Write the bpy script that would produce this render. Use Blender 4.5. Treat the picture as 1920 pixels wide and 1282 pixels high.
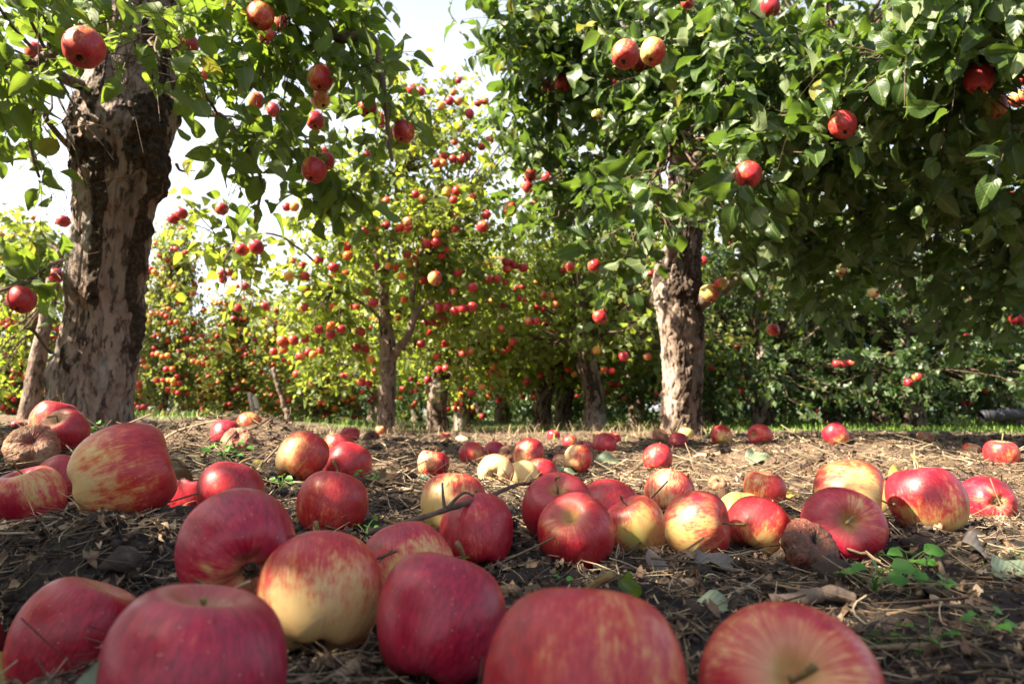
import bpy, math
import numpy as np
from mathutils import Vector, Matrix

for _o in list(bpy.data.objects):
    bpy.data.objects.remove(_o, do_unlink=True)
S = bpy.context.scene
C = S.collection

# ---------------------------------------------------------------- camera, sky, sun, exposure
F_PX, CAM_H, PITCH = 1280.0, 0.15, math.radians(5.755)
cam_d = bpy.data.cameras.new("camera")
cam = bpy.data.objects.new("camera", cam_d)
C.objects.link(cam)
cam.location = (0, 0, CAM_H)
cam.rotation_euler = (math.pi / 2 + PITCH, 0, 0)
cam_d.sensor_width = 36.0
cam_d.lens = 24.0
cam_d.clip_start = 0.01
cam_d.clip_end = 500
cam_d.dof.use_dof = True
cam_d.dof.focus_distance = 0.92
cam_d.dof.aperture_fstop = 9.0
S.camera = cam

SUN_EL, SUN_AZ = math.radians(43), math.radians(-111)      # azimuth clockwise from +Y: from the left, a little behind the camera
sun_dir = Vector((math.sin(SUN_AZ) * math.cos(SUN_EL), math.cos(SUN_AZ) * math.cos(SUN_EL), math.sin(SUN_EL)))
W = bpy.data.worlds.new("World")
S.world = W
W.use_nodes = True
wn = W.node_tree.nodes
wl = W.node_tree.links
wn.clear()
sky = wn.new("ShaderNodeTexSky")
sky.sky_type = 'NISHITA'
sky.sun_disc = False
sky.sun_elevation = SUN_EL
sky.sun_rotation = SUN_AZ
sky.dust_density = 2.5
sky.air_density = 1.0
bg = wn.new("ShaderNodeBackground")
bg.inputs['Strength'].default_value = 0.055
wo = wn.new("ShaderNodeOutputWorld")
hs = wn.new("ShaderNodeHueSaturation")
hs.inputs['Saturation'].default_value = 0.62
wl.new(sky.outputs[0], hs.inputs['Color'])
# thin white haze that brightens the low sky
tcw = wn.new("ShaderNodeTexCoord"); sxw = wn.new("ShaderNodeSeparateXYZ"); mrw = wn.new("ShaderNodeMapRange"); mxw = wn.new("ShaderNodeMix")
mrw.interpolation_type = 'SMOOTHSTEP'
mrw.inputs[1].default_value = 0.80; mrw.inputs[2].default_value = 0.10; mrw.inputs[3].default_value = 0.0; mrw.inputs[4].default_value = 0.85
mxw.data_type = 'RGBA'
wl.new(tcw.outputs['Generated'], sxw.inputs[0]); wl.new(sxw.outputs[2], mrw.inputs[0]); dtw = wn.new("ShaderNodeVectorMath"); dtw.operation = 'DOT_PRODUCT'; dtw.inputs[1].default_value = (-.86, .50, 0)
mr2 = wn.new("ShaderNodeMapRange"); mr2.interpolation_type = 'SMOOTHSTEP'; mr2.inputs[1].default_value = -.55; mr2.inputs[2].default_value = .55; mr2.inputs[3].default_value = .12
mlw = wn.new("ShaderNodeMath"); mlw.operation = 'MULTIPLY'
wl.new(tcw.outputs['Generated'], dtw.inputs[0]); wl.new(dtw.outputs['Value'], mr2.inputs[0])
wl.new(mrw.outputs[0], mlw.inputs[0]); wl.new(mr2.outputs[0], mlw.inputs[1]); wl.new(mlw.outputs[0], mxw.inputs[0])
wl.new(hs.outputs[0], mxw.inputs[6]); mxw.inputs[7].default_value = (5.4, 5.6, 6.0, 1)
wl.new(mxw.outputs[2], bg.inputs['Color'])
wl.new(bg.outputs[0], wo.inputs['Surface'])

sd = bpy.data.lights.new("sun", 'SUN')
sd.energy = 5.0
sd.angle = math.radians(0.53)
sd.color = (1.0, 0.87, 0.67)
sun = bpy.data.objects.new("sun", sd)
C.objects.link(sun)
sun.rotation_euler = sun_dir.to_track_quat('Z', 'Y').to_euler()

S.view_settings.view_transform = 'Standard'
S.view_settings.look = 'None'
S.view_settings.exposure = 2.6
S.view_settings.gamma = 1.0
S.cycles.use_denoising = True
S.cycles.max_bounces = 7
S.cycles.diffuse_bounces = 3
S.cycles.glossy_bounces = 2
S.cycles.transmission_bounces = 4
S.cycles.sample_clamp_indirect = 6.0

# ---------------------------------------------------------------- helpers
FW = np.array([0, math.cos(PITCH), math.sin(PITCH)])
UP = np.array([0, -math.sin(PITCH), math.cos(PITCH)])
def at(px, py, d):
    """a point of the place, d metres deep, where the photo (1920 wide) shows px, py"""
    return np.array([(px - 960) / F_PX * d, 0, 0]) + d * FW - (py - 641) / F_PX * d * UP + np.array([0, 0, CAM_H])

def _h(ix, iy, iz):
    n = (ix * 374761393 + iy * 668265263 + iz * 2147483647 * 3) & 0xffffffff
    n = ((n ^ (n >> 13)) * 1274126177) & 0xffffffff
    n = ((n ^ (n >> 16)) * 2246822519) & 0xffffffff
    return ((n ^ (n >> 15)) & 0xffff) / 32767.5 - 1.0
def vnoise(p, seed=0):
    """smooth value noise in -1..1 at the rows of p"""
    p = np.asarray(p, float)
    i = np.floor(p).astype(np.int64)
    f = p - i
    f = f * f * f * (f * (f * 6 - 15) + 10)
    x, y, z = i[:, 0] + seed * 57, i[:, 1] + seed * 131, i[:, 2] + seed * 17
    r = 0
    for dx in (0, 1):
        wx = f[:, 0] if dx else 1 - f[:, 0]
        for dy in (0, 1):
            wy = f[:, 1] if dy else 1 - f[:, 1]
            for dz in (0, 1):
                wz = f[:, 2] if dz else 1 - f[:, 2]
                r = r + wx * wy * wz * _h(x + dx, y + dy, z + dz)
    return r
def fbm(p, o=4, seed=0):
    r, a, t = 0, 1.0, 0
    p = np.asarray(p, float)
    for k in range(o):
        r = r + a * vnoise(p * (2.03 ** k), seed + k)
        t += a
        a *= .5
    return r / t
def sstep(a, b, x):
    t = np.clip((x - a) / (b - a), 0, 1)
    return t * t * (3 - 2 * t)
def nrm(v):
    v = np.asarray(v, float)
    return v / (np.linalg.norm(v, axis=-1, keepdims=True) + 1e-12)

def build(name, V, quads=None, tris=None, mats=(), parent=None, smooth=True, mi=None, uv=None, attrs=None, link=True):
    """ONE mesh object from arrays; mi = material index per face (quads first), uv and attrs per vertex"""
    me = bpy.data.meshes.new(name)
    V = np.asarray(V, np.float32)
    q = np.zeros((0, 4), np.int32) if quads is None else np.asarray(quads, np.int32)
    t = np.zeros((0, 3), np.int32) if tris is None else np.asarray(tris, np.int32)
    li = np.concatenate([q.ravel(), t.ravel()])
    me.vertices.add(len(V)); me.loops.add(len(li)); me.polygons.add(len(q) + len(t))
    me.vertices.foreach_set("co", V.ravel())
    me.loops.foreach_set("vertex_index", li)
    st = np.concatenate([np.arange(len(q)) * 4, len(q) * 4 + np.arange(len(t)) * 3]).astype(np.int32)
    me.polygons.foreach_set("loop_start", st)
    me.polygons.foreach_set("loop_total", np.concatenate([np.full(len(q), 4), np.full(len(t), 3)]).astype(np.int32))
    if smooth: me.polygons.foreach_set("use_smooth", np.ones(len(q) + len(t), bool))
    if mi is not None: me.polygons.foreach_set("material_index", np.asarray(mi, np.int32))
    if uv is not None:
        l = me.uv_layers.new(name="UVMap")
        l.data.foreach_set("uv", np.asarray(uv, np.float32)[li].ravel())
    for k, a in (attrs or {}).items():
        me.attributes.new(k, 'FLOAT', 'POINT').data.foreach_set("value", np.asarray(a, np.float32))
    for m in mats: me.materials.append(m)
    me.update(calc_edges=True)
    o = bpy.data.objects.new(name, me)
    if link: C.objects.link(o)
    if parent: o.parent = parent
    return o
def tag(o, label=None, cat=None, group=None, kind=None):
    if label: o["label"] = label
    if cat: o["category"] = cat
    if group: o["group"] = group
    if kind: o["kind"] = kind
    return o
def empty(name, loc, label=None, cat=None, group=None):
    o = bpy.data.objects.new(name, None)
    o.empty_display_size = .05
    C.objects.link(o)
    o.location = loc
    return tag(o, label, cat, group)

def tubes(P, R, sides=5, cap=True):
    """many tubes at once: P (N,k,3) centre lines, R (N,k) radii -> verts, quads, tris"""
    P = np.asarray(P, float); R = np.asarray(R, float)
    N, k, _ = P.shape
    T = nrm(np.gradient(P, axis=1))
    m = nrm(P[:, -1] - P[:, 0])
    ref = np.where(np.abs(m[:, 2:3]) > .8, np.array([[1., 0, 0]]), np.array([[0, 0, 1.]]))
    A = nrm(np.cross(T, ref[:, None, :]))
    B = np.cross(T, A)
    a = np.arange(sides) / sides * 2 * math.pi
    V = P[:, :, None, :] + R[:, :, None, None] * (A[:, :, None, :] * np.cos(a)[None, None, :, None] + B[:, :, None, :] * np.sin(a)[None, None, :, None])
    idx = np.arange(N * k * sides).reshape(N, k, sides)
    r = np.roll(idx, -1, axis=2)
    Q = np.stack([idx[:, :-1], r[:, :-1], r[:, 1:], idx[:, 1:]], axis=-1).reshape(-1, 4)
    V = V.reshape(-1, 3)
    Tt = None
    if cap:
        tip = P[:, -1] + T[:, -1] * R[:, -1:] * .5
        ti = len(V) + np.arange(N)
        V = np.vstack([V, tip])
        e = idx[:, -1]
        Tt = np.stack([e, r[:, -1], np.repeat(ti[:, None], sides, 1)], axis=-1).reshape(-1, 3)
    return V, Q, Tt
def curve(P, n):
    """Catmull-Rom through the rows of P, n samples"""
    P = np.asarray(P, float)
    E = np.vstack([2 * P[0] - P[1], P, 2 * P[-1] - P[-2]])
    t = np.linspace(0, len(P) - 1 - 1e-9, n)
    i = t.astype(int); u = (t - i)[:, None]
    a, b, c, d = E[i], E[i + 1], E[i + 2], E[i + 3]
    return .5 * (2 * b + (c - a) * u + (2 * a - 5 * b + 4 * c - d) * u ** 2 + (3 * b - a - 3 * c + d) * u ** 3)

# ---------------------------------------------------------------- materials
def mat(name):
    m = bpy.data.materials.new(name); m.use_nodes = True
    n = m.node_tree.nodes; n.clear()
    out = n.new("ShaderNodeOutputMaterial")
    return m, n, m.node_tree.links, out
class NT:
    """short-hand for node wiring"""
    def __init__(s, name):
        s.m, s.n, s.l, s.out = mat(name)
    def node(s, t, **kw):
        n = s.n.new(t)
        for k, v in kw.items(): setattr(n, k, v)
        return n
    def put(s, sock, v):
        if hasattr(v, 'is_output') or isinstance(v, bpy.types.NodeSocket): s.l.new(v, sock)
        else: sock.default_value = v
    def math(s, op, a, b=0.0, c=0.0, clamp=False):
        n = s.node("ShaderNodeMath", operation=op, use_clamp=clamp)
        for i, v in enumerate((a, b, c)): s.put(n.inputs[i], v)
        return n.outputs[0]
    def vmath(s, op, a, b=(0, 0, 0)):
        n = s.node("ShaderNodeVectorMath", operation=op)
        s.put(n.inputs[0], a); s.put(n.inputs[1], b)
        return n.outputs[0]
    def mix(s, f, a, b, mode='MIX'):
        n = s.node("ShaderNodeMix", data_type='RGBA', blend_type=mode)
        n.clamp_factor = True
        s.put(n.inputs[0], f); s.put(n.inputs[6], a); s.put(n.inputs[7], b)
        return n.outputs[2]
    def noise(s, vec, scale, detail=3, rough=.55, w=None, dist=0.0):
        n = s.node("ShaderNodeTexNoise", noise_dimensions='4D' if w is not None else '3D')
        if vec is not None: s.l.new(vec, n.inputs['Vector'])
        n.inputs['Scale'].default_value = scale
        n.inputs['Detail'].default_value = detail
        n.inputs['Roughness'].default_value = rough
        n.inputs['Distortion'].default_value = dist
        if w is not None: s.put(n.inputs['W'], w)
        return n.outputs['Fac']
    def ramp(s, f, stops):
        n = s.node("ShaderNodeValToRGB")
        e = n.color_ramp.elements
        while len(e) < len(stops): e.new(.5)
        for x, (p, c) in zip(e, stops):
            x.position = p
            x.color = (*c, 1) if len(c) == 3 else c
        s.l.new(f, n.inputs[0])
        return n.outputs[0]
    def step(s, f, a, b):
        n = s.node("ShaderNodeMapRange", interpolation_type='SMOOTHSTEP')
        s.put(n.inputs[0], f); n.inputs[1].default_value = a; n.inputs[2].default_value = b
        return n.outputs[0]
    def bump(s, h, strength=.3, dist=.01, prev=None):
        n = s.node("ShaderNodeBump")
        n.inputs['Strength'].default_value = strength
        n.inputs['Distance'].default_value = dist
        s.l.new(h, n.inputs['Height'])
        if prev is not None: s.l.new(prev, n.inputs['Normal'])
        return n.outputs[0]
    def principled(s, col, rough=.6, normal=None, spec=.5, link=True, **kw):
        b = s.node("ShaderNodeBsdfPrincipled")
        s.put(b.inputs['Base Color'], col if not isinstance(col, tuple) else (*col, 1))
        s.put(b.inputs['Roughness'], rough)
        s.put(b.inputs['Specular IOR Level'], spec)
        if normal is not None: s.l.new(normal, b.inputs['Normal'])
        for k, v in kw.items(): s.put(b.inputs[k], v)
        if link: s.l.new(b.outputs[0], s.out.inputs[0])
        return b.outputs[0]
    def obj(s): return s.node("ShaderNodeTexCoord").outputs['Object']
    def sep(s, v):
        n = s.node("ShaderNodeSeparateXYZ"); s.l.new(v, n.inputs[0]); return n.outputs
    def comb(s, x, y, z):
        n = s.node("ShaderNodeCombineXYZ")
        for i, v in enumerate((x, y, z)): s.put(n.inputs[i], v)
        return n.outputs[0]
    def attr(s, name):
        return s.node("ShaderNodeAttribute", attribute_name=name).outputs['Fac']
c4 = lambda *c: (*c, 1.0)

def make_apple_skin():
    t = NT("apple_skin")
    P = t.obj()
    inf = t.node("ShaderNodeObjectInfo")
    prm = t.node("ShaderNodeSeparateColor"); t.l.new(inf.outputs['Color'], prm.inputs[0])
    blush, hue, cream = prm.outputs[0], prm.outputs[1], prm.outputs[2]
    W_ = t.math('MULTIPLY', inf.outputs['Random'], 60.0)
    x, y, z = t.sep(P)
    r = t.math('SQRT', t.math('ADD', t.math('MULTIPLY', x, x), t.math('ADD', t.math('MULTIPLY', y, y), 1e-5)))
    cx, cy = t.math('DIVIDE', x, r), t.math('DIVIDE', y, r)
    mer = t.comb(cx, cy, t.math('MULTIPLY', z, .35))                 # stretched along the meridians
    streak = t.noise(mer, 5.5, 5, .68, W_)
    fine = t.noise(t.comb(cx, cy, t.math('MULTIPLY', z, .7)), 21.0, 5, .65, W_)
    patch = t.noise(P, 2.3, 3, .55, W_)
    mott = t.noise(P, 9.0, 4, .6, W_)
    gz = t.math('MULTIPLY_ADD', inf.outputs['Alpha'], 2.0, -1.0)          # which way the red cheek faces, along the core
    gxl = t.math('SQRT', t.math('MAXIMUM', t.math('SUBTRACT', 1.0, t.math('MULTIPLY', gz, gz)), 0.0))
    grad = t.math('ADD', t.math('MULTIPLY', x, gxl), t.math('MULTIPLY', z, gz))
    f = t.math('ADD', t.math('MULTIPLY', grad, 1.9), t.math('MULTIPLY_ADD', blush, 2.7, -1.08))
    f = t.math('ADD', f, t.math('MULTIPLY_ADD', patch, 2.0, -1.0))
    f = t.math('ADD', f, t.math('MULTIPLY_ADD', streak, 1.5, -.75))
    f = t.math('ADD', f, t.math('MULTIPLY_ADD', mott, 1.3, -.65))
    f = t.math('ADD', f, t.math('MULTIPLY_ADD', fine, 1.7, -.85))
    k = t.step(f, -1.15, 1.1)
    yel = t.mix(cream, c4(.52, .38, .12), c4(.64, .40, .19))
    gn = t.step(t.noise(P, 1.7, 2, .5, W_), .45, .7)
    yel = t.mix(t.math('MULTIPLY', gn, t.math('SUBTRACT', .6, t.math('MULTIPLY', cream, .6))), yel, c4(.36, .42, .07))
    orange = t.mix(hue, c4(.56, .17, .05), c4(.52, .13, .085))
    red = t.mix(hue, c4(.42, .020, .018), c4(.38, .010, .038))
    deep = t.mix(hue, c4(.24, .008, .012), c4(.21, .004, .024))
    k1 = t.step(k, .04, .50); k2 = t.step(k, .28, .74); k3 = t.step(k, .70, 1.0)
    col = t.mix(k1, yel, orange); col = t.mix(k2, col, red)
    col = t.mix(t.math('MULTIPLY', k3, t.step(fine, .35, .62)), col, deep)
    # russet and green in the stem hollow
    cav = t.math('MULTIPLY', t.step(z, .22, .34), t.math('SUBTRACT', 1.0, t.step(t.math('ADD', r, t.math('MULTIPLY', streak, .12)), .10, .22)))
    ring = t.math('MULTIPLY', t.step(z, .18, .34), t.math('SUBTRACT', 1.0, t.step(t.math('ADD', r, t.math('MULTIPLY', fine, .16)), .14, .44)))
    col = t.mix(t.math('MULTIPLY', ring, cream), col, c4(.62, .36, .18))
    col = t.mix(t.math('MULTIPLY', cav, .85), col, c4(.34, .25, .07))
    cal = t.math('MULTIPLY', t.step(t.math('MULTIPLY', z, -1.0), .30, .40), t.math('SUBTRACT', 1.0, t.step(t.math('ADD', r, t.math('MULTIPLY', streak, .12)), .09, .24)))
    col = t.mix(t.math('MULTIPLY', cal, .7), col, c4(.50, .36, .12))
    # lenticels
    v = t.node("ShaderNodeTexVoronoi"); t.l.new(P, v.inputs['Vector']); v.inputs['Scale'].default_value = 21.0
    rnd = t.sep(v.outputs['Color'])[0]
    dot = t.math('MULTIPLY', t.math('SUBTRACT', 1.0, t.step(v.outputs['Distance'], .05, .13)), t.step(rnd, .30, .75))
    col = t.mix(t.math('MULTIPLY', dot, .55), col, c4(.72, .52, .30))
    # bruises and scuffs
    br = t.step(t.noise(P, 3.1, 4, .6, t.math('ADD', W_, 9.0)), .64, .72)
    col = t.mix(t.math('MULTIPLY', br, .55), col, c4(.13, .06, .03))
    sp = t.step(t.noise(P, 26, 3, .55, t.math('ADD', W_, 4.0)), .70, .745)
    col = t.mix(t.math('MULTIPLY', sp, .7), col, c4(.05, .028, .02))
    bloom = t.step(t.noise(P, 5, 4, .65, t.math('ADD', W_, 2.0)), .4, .75)
    dust = t.math('MULTIPLY', bloom, .05)
    col = t.mix(dust, col, c4(.55, .48, .46))
    rough = t.math('ADD', .36, t.math('MULTIPLY', bloom, .2))
    bp = t.bump(t.noise(P, 40, 3, .6), .06, .008)
    t.principled(col, rough, bp, .42, **{'Coat Weight': .05, 'Coat Roughness': .2, 'Subsurface Weight': .0})
    return t.m
def make_rotten():
    t = NT("rotten_skin")
    P = t.obj()
    inf = t.node("ShaderNodeObjectInfo")
    prm = t.node("ShaderNodeSeparateColor"); t.l.new(inf.outputs['Color'], prm.inputs[0])
    W_ = t.math('MULTIPLY', inf.outputs['Random'], 60.0)
    n1 = t.noise(P, 4, 5, .65, W_); n2 = t.noise(P, 22, 4, .6, W_)
    base = t.mix(prm.outputs[0], c4(.42, .23, .13), c4(.075, .028, .018))
    col = t.mix(t.step(n1, .40, .66), base, t.mix(prm.outputs[0], c4(.22, .085, .035), c4(.16, .045, .025)))
    x_, y_, z_ = t.sep(P)
    hol = t.math('SUBTRACT', 1.0, t.step(t.math('SQRT', t.math('ADD', t.math('MULTIPLY', x_, x_), t.math('MULTIPLY', y_, y_))), .05, .17))
    col = t.mix(t.math('MULTIPLY', hol, .95), col, c4(.022, .014, .010))
    redp = t.math('MULTIPLY', t.step(t.noise(P, 2.4, 3, .5, t.math('ADD', W_, 3.0)), .50, .60), t.math('MULTIPLY_ADD', prm.outputs[0], -.5, .75))
    col = t.mix(redp, col, c4(.30, .055, .035))
    mould = t.math('MULTIPLY', t.step(n2, .56, .66), t.step(t.noise(P, 5, 3, .6, t.math('ADD', W_, 7.0)), .48, .62))
    col = t.mix(t.math('MULTIPLY', mould, .6), col, c4(.42, .36, .33))
    bp = t.bump(n2, .55, .02); bp = t.bump(n1, .5, .06, bp)
    t.principled(col, t.math('ADD', .28, t.math('MULTIPLY', n2, .4)), bp, .45)
    return t.m
def make_flesh():
    t = NT("apple_flesh")
    P = t.obj()
    n1 = t.noise(P, 6, 5, .65)
    col = t.mix(t.step(n1, .42, .66), c4(.66, .54, .34), c4(.34, .19, .07))
    t.principled(col, .6, t.bump(t.noise(P, 24, 4, .6), .5, .02), .4)
    return t.m
def simple(name, stops, scale, rough=.8, bump=.4, bscale=None, bdist=.004, stretch=None, spec=.3, island=0.0):
    t = NT(name)
    P = t.obj()
    if stretch: P = t.vmath('MULTIPLY', P, stretch)
    n = t.noise(P, scale, 5, .62)
    if island:
        g = t.node("ShaderNodeNewGeometry")
        n = t.math('ADD', t.math('MULTIPLY', n, 1 - island), t.math('MULTIPLY', g.outputs['Random Per Island'], island))
    t.principled(t.ramp(n, stops), rough, t.bump(t.noise(P, bscale or scale * 3, 4, .6), bump, bdist), spec)
    return t.m
def make_leaf(name, top, top2, under, trans, tw=.38, yellow=.06, rough=.42, veins=True):
    t = NT(name)
    g = t.node("ShaderNodeNewGeometry")
    ri = g.outputs['Random Per Island']
    P = t.obj()
    n = t.noise(P, 30, 3, .6)
    col = t.mix(ri, c4(*top), c4(*top2))
    col = t.mix(t.step(n, .35, .75), col, c4(*(np.array(top) * .72)), 'MIX')
    r2 = t.math('FRACT', t.math('MULTIPLY', ri, 37.3))
    yl = t.step(r2, 1 - yellow, 1 - yellow * .4)
    col = t.mix(t.math('MULTIPLY', yl, .8), col, c4(.20, .19, .03))
    spot = t.math('MULTIPLY', t.step(t.noise(P, 75, 3, .6), .66, .72), t.step(r2, .45, .8))
    col = t.mix(t.math('MULTIPLY', spot, .8), col, c4(.10, .055, .02))
    tcol = t.mix(ri, c4(*trans), c4(trans[0] * .75, trans[1] * .85, trans[2]))
    tcol = t.mix(t.math('MULTIPLY', yl, .8), tcol, c4(.42, .38, .05))
    ucol = t.mix(ri, c4(*under), c4(*(np.array(under) * .8)))
    bp = t.bump(n, .25, .002)
    if veins:
        uv = t.node("ShaderNodeUVMap")
        u, v, _ = t.sep(uv.outputs[0])
        au = t.math('ABSOLUTE', u)
        mid = t.math('SUBTRACT', 1.0, t.step(au, .008, .03))
        sv = t.math('SINE', t.math('ADD', t.math('MULTIPLY', v, 52.0), t.math('MULTIPLY', au, -62.0)))
        svm = t.step(sv, .80, 1.0)
        vein = t.math('MAXIMUM', mid, t.math('MULTIPLY', svm, .3))
        col = t.mix(t.math('MULTIPLY', vein, .45), col, c4(.17, .24, .07))
        ucol = t.mix(t.math('MULTIPLY', vein, .5), ucol, c4(.30, .33, .18))
        tcol = t.mix(t.math('MULTIPLY', vein, .5), tcol, c4(trans[0] * .5, trans[1] * .5, trans[2] * .5))
        bp = t.bump(t.math('MULTIPLY', sv, -1.0), .16, .001, bp)
    c = t.mix(g.outputs['Backfacing'], col, ucol)
    rg = t.math('ADD', rough, t.math('MULTIPLY', g.outputs['Backfacing'], .25))
    a = t.principled(c, rg, bp, .36, link=False)
    b = t.node("ShaderNodeBsdfTranslucent")
    t.put(b.inputs[0], tcol)
    mx = t.node("ShaderNodeMixShader"); mx.inputs[0].default_value = tw
    t.l.new(a, mx.inputs[1]); t.l.new(b.outputs[0], mx.inputs[2]); t.l.new(mx.outputs[0], t.out.inputs[0])
    return t.m
def make_bark(name, base, base2, plate, lichen, stretch=.35, sc=1.0):
    """light inner bark, dark loose plates (vertex attribute 'plate'), pale lichen (attribute 'lichen')"""
    t = NT(name)
    P = t.vmath('MULTIPLY', t.obj(), (1, 1, stretch))
    Po = t.obj()
    n1 = t.noise(P, 14 * sc, 6, .66); n2 = t.noise(Po, 70 * sc, 5, .65); n3 = t.noise(P, 42 * sc, 5, .65)
    col = t.mix(t.step(n1, .35, .66), c4(*base), c4(*base2))
    col = t.mix(t.step(n3, .50, .60), col, c4(*(np.array(base) * .36)))
    warm = t.step(t.noise(Po, 7 * sc, 3, .5), .56, .7)
    col = t.mix(t.math('MULTIPLY', warm, .45), col, c4(.26, .13, .075))
    pl = t.attr('plate')
    pk = t.step(t.math('ADD', pl, t.math('MULTIPLY_ADD', n3, 1.5, -.75)), .30, .62)
    pc = t.mix(t.step(n2, .42, .64), c4(*plate), c4(*(np.array(plate) * 2.4)))
    col = t.mix(pk, col, pc)
    lk = t.step(t.math('ADD', t.attr('lichen'), t.math('MULTIPLY_ADD', n3, 2.6, -1.3)), .55, .85)
    col = t.mix(t.math('MULTIPLY', lk, .6), col, c4(*lichen))
    bp = t.bump(n2, .8, .006); bp = t.bump(n3, .9, .014, bp)
    t.principled(col, .85, bp, .2)
    return t.m
def make_soil():
    t = NT("soil")
    P = t.obj()
    n1 = t.noise(P, 9, 6, .65); n2 = t.noise(P, 60, 5, .65); n3 = t.noise(P, 230, 3, .6); n4 = t.noise(P, 1.4, 3, .5)
    soil = t.ramp(n2, [(.32, (.006, .0045, .004)), (.54, (.022, .0165, .014)), (.74, (.085, .064, .052))])
    straw = t.ramp(t.noise(t.vmath('MULTIPLY', P, (1, 3.2, 1)), 90, 5, .7), [(.34, (.022, .015, .011)), (.52, (.10, .067, .044)), (.72, (.30, .22, .15))])
    dr = t.attr('dry')
    k = t.step(t.math('ADD', t.math('MULTIPLY', n1, .55), t.math('MULTIPLY_ADD', dr, .75, -.16)), .42, .75)
    col = t.mix(k, soil, straw)
    moss = t.math('MULTIPLY', t.step(t.noise(P, 6.5, 4, .6), .56, .66), t.step(n2, .40, .58))
    moss = t.math('MULTIPLY', moss, t.math('SUBTRACT', 1.0, dr, clamp=True))
    col = t.mix(t.math('MULTIPLY', moss, .8), col, c4(.035, .060, .012))
    col = t.mix(t.math('MULTIPLY', t.attr('green'), t.step(n2, .35, .6)), col, c4(.05, .10, .02))
    bp = t.bump(n3, .7, .002); bp = t.bump(n2, .8, .006, bp)
    t.principled(col, .92, bp, .25)
    return t.m

M = dict(
    skin=make_apple_skin(), rot=make_rotten(), flesh=make_flesh(), soil=make_soil(),
    farapple=simple("apple_skin_distant", [(.1, (.42, .022, .016)), (.45, (.36, .014, .025)), (.6, (.50, .09, .02)), (.9, (.58, .28, .06))], 3, .45, .0, 30, .001, None, .4, .85),
    stem=simple("apple_stem", [(.3, (.10, .06, .025)), (.7, (.26, .19, .07))], 8, .7),
    calyx=simple("dry_calyx", [(.3, (.025, .016, .010)), (.7, (.11, .075, .04))], 20, .85),
    leaf1=make_leaf("leaf_olive", (.046, .076, .014), (.032, .062, .013), (.11, .16, .055), (.28, .40, .035), .38),
    leaf2=make_leaf("leaf_deep", (.034, .066, .013), (.023, .048, .011), (.11, .15, .06), (.20, .32, .03), .27, .025, .40),
    leaf3=make_leaf("leaf_lime", (.085, .125, .020), (.052, .090, .016), (.15, .19, .06), (.42, .50, .045), .46, .08, .42, False),
    leaf4=make_leaf("leaf_dark", (.030, .058, .014), (.021, .044, .012), (.09, .13, .06), (.14, .24, .03), .25, .04, .42, False),
    leaf5=make_leaf("leaf_autumn", (.095, .120, .024), (.070, .098, .020), (.17, .20, .08), (.42, .46, .06), .42, .12, .45, False),
    weed=make_leaf("weed_leaf", (.08, .22, .035), (.06, .17, .03), (.11, .22, .06), (.22, .48, .05), .35, .0, .45, False),
    pale=make_leaf("fallen_leaf_pale", (.25, .30, .20), (.20, .26, .17), (.36, .41, .32), (.25, .28, .14), .2, .0, .5, True),
    dead=make_leaf("fallen_leaf_brown", (.16, .085, .045), (.10, .055, .03), (.20, .13, .085), (.20, .09, .03), .15, .05, .6, True),
    greyleaf=make_leaf("fallen_leaf_grey", (.17, .14, .13), (.13, .11, .10), (.24, .21, .20), (.12, .09, .06), .1, .0, .6, True),
    yleaf=make_leaf("fallen_leaf_yellow", (.42, .30, .06), (.36, .30, .09), (.40, .33, .14), (.50, .34, .06), .3, .0, .5, True),
    twig=simple("twig_bark", [(.3, (.045, .028, .02)), (.7, (.13, .085, .06))], 60, .8, .5, 200, .001),
    limb=simple("limb_bark", [(.3, (.05, .036, .028)), (.55, (.14, .10, .078)), (.75, (.24, .18, .14))], 18, .85, .7, 60, .006, (1, 1, .4)),
    bark1=make_bark("bark_old_tree", (.205, .145, .122), (.320, .245, .212), (.034, .024, .018), (.33, .30, .285)),
    bark2=make_bark("bark_plated_tree", (.125, .088, .070), (.235, .175, .142), (.028, .019, .014), (.33, .28, .24), .4, .8),
    straw=simple("dry_straw", [(.1, (.028, .018, .013)), (.45, (.095, .062, .040)), (.7, (.23, .165, .10)), (.95, (.46, .37, .25))], 9, .7, .2, 60, .001, None, .3, .8),
    litter=simple("leaf_litter", [(.1, (.035, .022, .016)), (.4, (.12, .072, .045)), (.7, (.25, .165, .105)), (.95, (.40, .31, .21))], 40, .75, .5, 160, .002, None, .25, .75),
    clod=simple("soil_clod", [(.2, (.012, .009, .008)), (.6, (.050, .037, .030)), (.9, (.13, .098, .08))], 80, .95, .8, 200, .002, None, .2, .3),
    grass=simple("green_grass", [(.2, (.060, .12, .015)), (.6, (.13, .24, .03)), (.95, (.26, .34, .06))], 5, .6, .1, 30, .001, None, .3, .7),
    stake=simple("weathered_wood", [(.3, (.26, .23, .20)), (.7, (.46, .42, .37))], 20, .85, .5, 60, .003, (1, 1, .2)),
    pipe=simple("dark_rubber", [(.3, (.012, .012, .016)), (.7, (.03, .03, .04))], 20, .5),
)
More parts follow.
